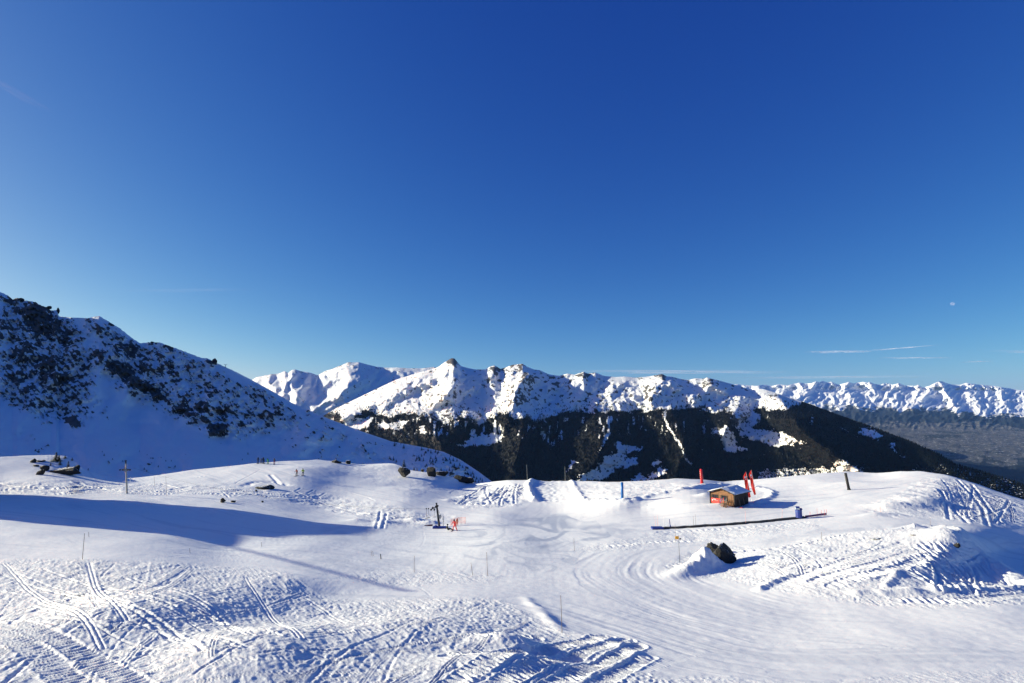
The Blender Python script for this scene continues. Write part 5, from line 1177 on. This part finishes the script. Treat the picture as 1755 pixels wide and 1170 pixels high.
# ------------------------------------------------------------------ people
def skin_body(J, bones, rad):
    names = list(J); me_ = bpy.data.meshes.new('body_cage'); me_.from_pydata([J[n_] for n_ in names], [(names.index(a_), names.index(c_)) for a_, c_ in bones], [])
    o_ = bpy.data.objects.new('body_cage', me_); COL.objects.link(o_); o_.modifiers.new('s', 'SKIN'); sv_ = me_.skin_vertices[0].data
    for i_, n_ in enumerate(names):
        sv_[i_].radius = rad[n_]; sv_[i_].use_root = n_ == 'pelvis'
    o_.modifiers.new('u', 'SUBSURF').levels = 1
    dg = bpy.context.evaluated_depsgraph_get(); ev = o_.evaluated_get(dg); out = bpy.data.meshes.new_from_object(ev); bpy.data.objects.remove(o_); return out
def person(P_, h, face, jacket, trousers, label, pose='stand', helmet=M_BLACK, skis=True, poles=False, group=None, name='person'):
    s_ = h / 1.78; r = empty(name, P_, face); r.scale = (s_, s_, s_)
    if pose == 'sit':
        J = dict(pelvis=(0,0,.22), waist=(0,-.06,.40), chest=(0,-.10,.62), neck=(0,-.08,.78), head=(0,-.05,.93), shL=(-.18,-.09,.70), shR=(.18,-.09,.70), elL=(-.28,-.22,.46), elR=(.28,.02,.46), haL=(-.26,-.32,.22), haR=(.22,.24,.42), hipL=(-.10,.04,.20), hipR=(.10,.04,.20), knL=(-.13,.42,.34), knR=(.13,.44,.30), anL=(-.13,.82,.10), anR=(.13,.84,.10), toL=(-.13,.90,.20), toR=(.13,.92,.20))
    elif pose == 'wide':
        J = dict(pelvis=(0,0,.88), waist=(0,.04,1.02), chest=(0,.12,1.26), neck=(0,.20,1.44), head=(0,.26,1.58), shL=(-.20,.14,1.36), shR=(.20,.14,1.36), elL=(-.36,.26,1.14), elR=(.34,.30,1.12), haL=(-.26,.46,1.02), haR=(.24,.50,1.00), hipL=(-.11,0,.84), hipR=(.11,0,.84), knL=(-.27,.10,.46), knR=(.27,.10,.46), anL=(-.40,-.02,.10), anR=(.40,-.02,.10), toL=(-.42,.16,.05), toR=(.42,.16,.05))
    elif pose == 'ski':
        J = dict(pelvis=(0,-.10,.82), waist=(0,-.02,.98), chest=(0,.10,1.20), neck=(0,.18,1.38), head=(0,.22,1.53), shL=(-.20,.12,1.30), shR=(.20,.12,1.30), elL=(-.36,.16,1.04), elR=(.36,.16,1.04), haL=(-.36,.42,.98), haR=(.36,.42,.98), hipL=(-.10,-.08,.78), hipR=(.10,-.08,.78), knL=(-.14,.12,.44), knR=(.16,.12,.44), anL=(-.14,-.04,.10), anR=(.18,-.04,.10), toL=(-.14,.14,.05), toR=(.18,.14,.05))
    else:
        J = dict(pelvis=(0,0,.92), waist=(0,0,1.06), chest=(0,.02,1.30), neck=(0,.02,1.48), head=(0,.04,1.63), shL=(-.20,.01,1.40), shR=(.20,.01,1.40), elL=(-.27,.02,1.12), elR=(.27,.03,1.12), haL=(-.27,.18,.92), haR=(.27,.18,.92), hipL=(-.10,0,.88), hipR=(.10,0,.88), knL=(-.12,.03,.48), knR=(.12,.03,.48), anL=(-.12,-.02,.10), anR=(.12,-.02,.10), toL=(-.12,.15,.05), toR=(.12,.15,.05))
    bones = [('pelvis','waist'),('waist','chest'),('chest','neck'),('neck','head'),('chest','shL'),('chest','shR'),('shL','elL'),('shR','elR'),('elL','haL'),('elR','haR'),('pelvis','hipL'),('pelvis','hipR'),('hipL','knL'),('hipR','knR'),('knL','anL'),('knR','anR'),('anL','toL'),('anR','toR')]
    rad = {n_: (.1, .1) for n_ in J}; 
    for n_, v_ in dict(pelvis=.15, waist=.145, chest=.16, neck=.06, head=.10, shL=.085, shR=.085, elL=.062, elR=.062, haL=.045, haR=.045, hipL=.11, hipR=.11, knL=.08, knR=.08, anL=.075, anR=.075, toL=.055, toR=.055).items(): rad[n_] = (v_, v_)
    me_ = skin_body(J, bones, rad); me_.name = 'body'
    for mm in (jacket, trousers, M_SKIN, M_BLACK): me_.materials.append(mm)
    pts_ = {k_: Vector(v_) for k_, v_ in J.items()}; zone = {}
    for a_, c_ in bones: zone[(a_, c_)] = 0 if a_ in ('waist','chest','shL','shR','elL','elR') or (a_, c_) == ('pelvis','waist') else (2 if a_ == 'neck' else (3 if a_ in ('anL','anR') else 1))
    for f in me_.polygons:
        c0 = f.center; best = (9, 0)
        for (a_, c_), z_ in zone.items():
            A_, B_ = pts_[a_], pts_[c_]; t_ = max(0, min(1, (c0 - A_).dot(B_ - A_) / (B_ - A_).length_squared)); d_ = (c0 - A_.lerp(B_, t_)).length / (rad[a_][0])
            if a_ in ('elL', 'elR') and t_ > .85: z_ = 3
            if d_ < best[0]: best = (d_, z_)
        f.material_index = best[1]; f.use_smooth = True
    b_ = bpy.data.objects.new('body', me_); COL.objects.link(b_); b_.parent = r
    hd = pts_['head']; m = MB(); m.ball(hd + Vector((0, -.01, .05)), .135, (1, 1.08, .9), 2); m.build('helmet', helmet, r, True)
    m = MB(); m.box(.2, .06, .08, hd + Vector((0, .12, .02)), bevel=.02); m.build('goggles', M_GLASS, r)
    if skis:
        for n_ in ('L', 'R'):
            a_ = pts_['an' + n_]; ang = 0 if pose != 'wide' else (.35 if n_ == 'L' else -.35)
            m = MB(); m.box(.10, 1.6, .03, (0, .1, -.085)); m.box(.10, .18, .025, (0, .97, -.05), (.35, 0, 0)); o_ = m.build('ski', M_BLACK if jacket is not M_RED2 else M_RED2, r); o_.location = a_ + Vector((0, 0, 0)); o_.rotation_euler = (0, 0, -ang)
    if poles:
        for n_ in ('L', 'R'):
            m = MB(); a_ = pts_['ha' + n_]; m.rod(a_ + Vector((0, .03, .1)), a_ + Vector((.1 if n_ == 'R' else -.1, -.45, -.95 if pose == 'ski' else -.9)), .012, .009, 5); m.build('ski_pole', M_STEEL, r)
    tag(r, label, 'person', group); return r
M_NIGHT = simple('night_blue_fabric', (.015, .02, .06), .8); M_GREEN = simple('green_fabric', (.03, .30, .05), .8); M_LIME = simple('lime_fabric', (.42, .55, .02), .8); M_RUST = simple('rust_red_fabric', (.32, .05, .03), .8)
M_MAG = simple('magenta_fabric', (.45, .03, .12), .8); M_REDJ = simple('red_ski_suit', (.62, .04, .04), .7); M_GREY = simple('grey_fabric', (.12, .12, .14), .8); M_COBALT = simple('cobalt_fabric', (.02, .05, .28), .8); M_OR = simple('orange_fabric', (.62, .14, .06), .8)
GR = 'skiers standing on the crest of the hill'
for (x, y, hpx, f_, j_, t_, lab) in ((441.5,794,10.5,3.3,M_NIGHT,M_NIGHT,'skier in dark clothes, leftmost of the group on the crest'), (445.8,794,9,2.6,M_NIGHT,M_BLACK,'slim dark skier, second from the left on the crest'), (450.3,794,10.5,3.8,M_BLACK,M_NIGHT,'tall black clad skier, third from the left on the crest'),
        (452.5,794,6.5,3.0,M_COBALT,M_NIGHT,'small child in dark blue beside the tall black clad skier'), (459,795,10.3,1.6,M_GREEN,M_GREEN,'skier in bright green with arms stretched left on the crest'), (468.3,795.5,10.3,3.4,M_GREY,M_MAG,'skier in dark jacket and magenta trousers, rightmost on the crest')):
    P_ = ground(x, y); person(P_, hpx * P_.y / F, f_, j_, t_, lab, group=GR, poles=True, pose='wide' if 'green' in lab else 'stand')
P_ = ground(508.5, 815); person(P_, 1.72, R(165), M_RUST, M_BLACK, 'skier in rust red jacket gliding down below the crest group', 'ski', poles=True)
P_ = ground(519, 814.5); person(P_, 1.80, R(190), M_LIME, M_BLACK, 'skier in lime jacket beside the rust red one', 'ski', poles=True)
P_ = ground(779.5, 909.5); person(P_, 1.70, R(150), M_REDJ, M_REDJ, 'instructor in red suit standing wide legged beside the seated skier', 'wide')
P_ = ground(766, 909.5); person(P_, 1.62, R(-80), M_BLACK, M_BLACK, 'skier in black sitting in the snow with legs stretched out', 'sit', skis=False)
P_ = ground(782.5, 900.5); person(P_, 1.1, R(200), M_OR, M_OR, 'child in orange standing behind the red instructor at the net', 'stand', helmet=M_OR, skis=False)

# ------------------------------------------------------------------ little chairlift mast on the far ridge, moon, wisps of cloud
p_ = on_a(386, 629.5); k_ = p_.y / F; r = empty('ridge_lift_mast', p_); m = MB(); m.rod((0, 0, -1), (0, 0, 4.5 * k_), .45 * k_, .35 * k_, 6); m.build('mast', M_DARKSTEEL, r); m = MB(); m.box(5.5 * k_, .5 * k_, .7 * k_, (0, 0, 4.3 * k_), (0, .1, 0)); m.build('cross_arm', M_STEEL, r); tag(r, 'tiny lift mast on the skyline of the rocky mountain', 'pylon')

mm_, nt, b_ = mat_base('moon_surface')
nt.nodes.remove(b_); tr = nt.nodes.new('ShaderNodeBsdfTransparent'); df = nt.nodes.new('ShaderNodeBsdfDiffuse'); ad = nt.nodes.new('ShaderNodeAddShader'); geo = nt.nodes.new('ShaderNodeTexCoord')
cr2 = nt.nodes.new('ShaderNodeMix'); cr2.data_type = 'RGBA'; cr2.inputs[6].default_value = (.03, .03, .028, 1); cr2.inputs[7].default_value = (.09, .085, .075, 1)
nt.links.new(noise_n(nt, geo.outputs['Object'], .0022, 4), cr2.inputs[0]); nt.links.new(cr2.outputs[2], df.inputs['Color']); nt.links.new(tr.outputs[0], ad.inputs[0]); nt.links.new(df.outputs[0], ad.inputs[1]); nt.links.new(ad.outputs[0], nt.nodes['Material Output'].inputs['Surface'])
m = MB(); m.ball((0, 0, 0), 520, sub=4); moon = m.build('moon', mm_, smooth=True); moon.location = Vector(pt(1632.5, 520.5, 150000)); moon['kind'] = 'structure'; moon['label'] = 'faint pale half moon high over the distant range'

mc, nt, b_ = mat_base('ice_cloud'); nt.nodes.remove(b_)
tr = nt.nodes.new('ShaderNodeBsdfTransparent'); df = nt.nodes.new('ShaderNodeBsdfTranslucent'); d2 = nt.nodes.new('ShaderNodeBsdfDiffuse'); ms = nt.nodes.new('ShaderNodeMixShader'); a2 = nt.nodes.new('ShaderNodeAddShader'); tc = nt.nodes.new('ShaderNodeTexCoord')
df.inputs['Color'].default_value = (.9, .9, .9, 1); d2.inputs['Color'].default_value = (.9, .9, .9, 1)
mp = nt.nodes.new('ShaderNodeMapping'); mp.inputs['Scale'].default_value = (1, 3.5, 1); nt.links.new(tc.outputs['Generated'], mp.inputs[0])
nz_ = noise_n(nt, mp.outputs[0], 3.0, 6, 0.6, 0.6)
g_ = nt.nodes.new('ShaderNodeTexGradient'); g_.gradient_type = 'SPHERICAL'; m3 = nt.nodes.new('ShaderNodeMapping'); m3.inputs['Location'].default_value = (-1, -1, 0); m3.inputs['Scale'].default_value = (2, 2, 0); nt.links.new(tc.outputs['Generated'], m3.inputs[0]); nt.links.new(m3.outputs[0], g_.inputs[0])
al = math_n(nt, 'MULTIPLY', ramp(nt, g_.outputs['Fac'], 0.0, 0.75), ramp(nt, nz_, .36, .62)); oi = nt.nodes.new('ShaderNodeAttribute'); oi.attribute_type = 'OBJECT'; oi.attribute_name = 'thickness'
al = math_n(nt, 'MULTIPLY', al, oi.outputs['Fac'])
nt.links.new(df.outputs[0], a2.inputs[0]); nt.links.new(d2.outputs[0], a2.inputs[1]); nt.links.new(al, ms.inputs[0]); nt.links.new(tr.outputs[0], ms.inputs[1]); nt.links.new(a2.outputs[0], ms.inputs[2]); nt.links.new(ms.outputs[0], nt.nodes['Material Output'].inputs['Surface'])
def cloud(x0, x1, y, thick_px, tilt, dens_, label, dist=90000.0):
    c = pt((x0 + x1) / 2, y, dist); w_ = (x1 - x0) * dist / F; el_ = max((HORIZON - y) / F, .02); dp = min(thick_px * dist / F / el_, dist * .5)
    bm = bmesh.new(); bmesh.ops.create_grid(bm, x_segments=24, y_segments=10, size=.5)
    for v in bm.verts: v.co = Vector((v.co.x * w_, v.co.y * dp, 90 * float(perlin(v.co.x * 5, v.co.y * 4, 8)) + tilt * v.co.x * dist / F))
    me_ = bpy.data.meshes.new('cloud_wisp'); bm.to_mesh(me_); bm.free(); me_.materials.append(mc); o_ = bpy.data.objects.new('cloud_wisp', me_); COL.objects.link(o_); o_.location = Vector(tuple(map(float, c))); o_['thickness'] = dens_; tag(o_, label, 'cloud', 'thin ice clouds over the distant range'); return o_
cloud(1376, 1500, 602.5, 6, 0, .65, 'bright thin cloud streak over the distant range, left end of the upper row'); cloud(1470, 1622, 596, 5, 12, .5, 'longer thin cloud streak rising to the right in the upper row'); cloud(1500, 1640, 613, 4, 0, .45, 'middle thin cloud streak just under the upper row')
cloud(1650, 1700, 619.5, 4, 0, .4, 'short faint cloud streak right of the middle one'); cloud(1690, 1850, 603, 5, -6, .35, 'faint cloud streak at the right edge of the sky'); cloud(960, 1360, 637, 9, -3, .5, 'wide faint cloud veil low above the right part of the massif'); cloud(1230, 1620, 646, 7, 2, .35, 'low faint cloud veil touching the tops of the distant range')
cloud(180, 460, 497, 8, 4, .07, 'barely visible cloud streak above the rocky mountain'); cloud(-60, 80, 150, 90, -60, .07, 'faint high cloud smudge near the upper left corner of the sky', 60000.0)

# prototypes that were never placed
for c_ in conifers:
    if 'label' not in c_.keys():
        for k2 in list(c_.children): bpy.data.objects.remove(k2)
        bpy.data.objects.remove(c_)
pl.bm.free()
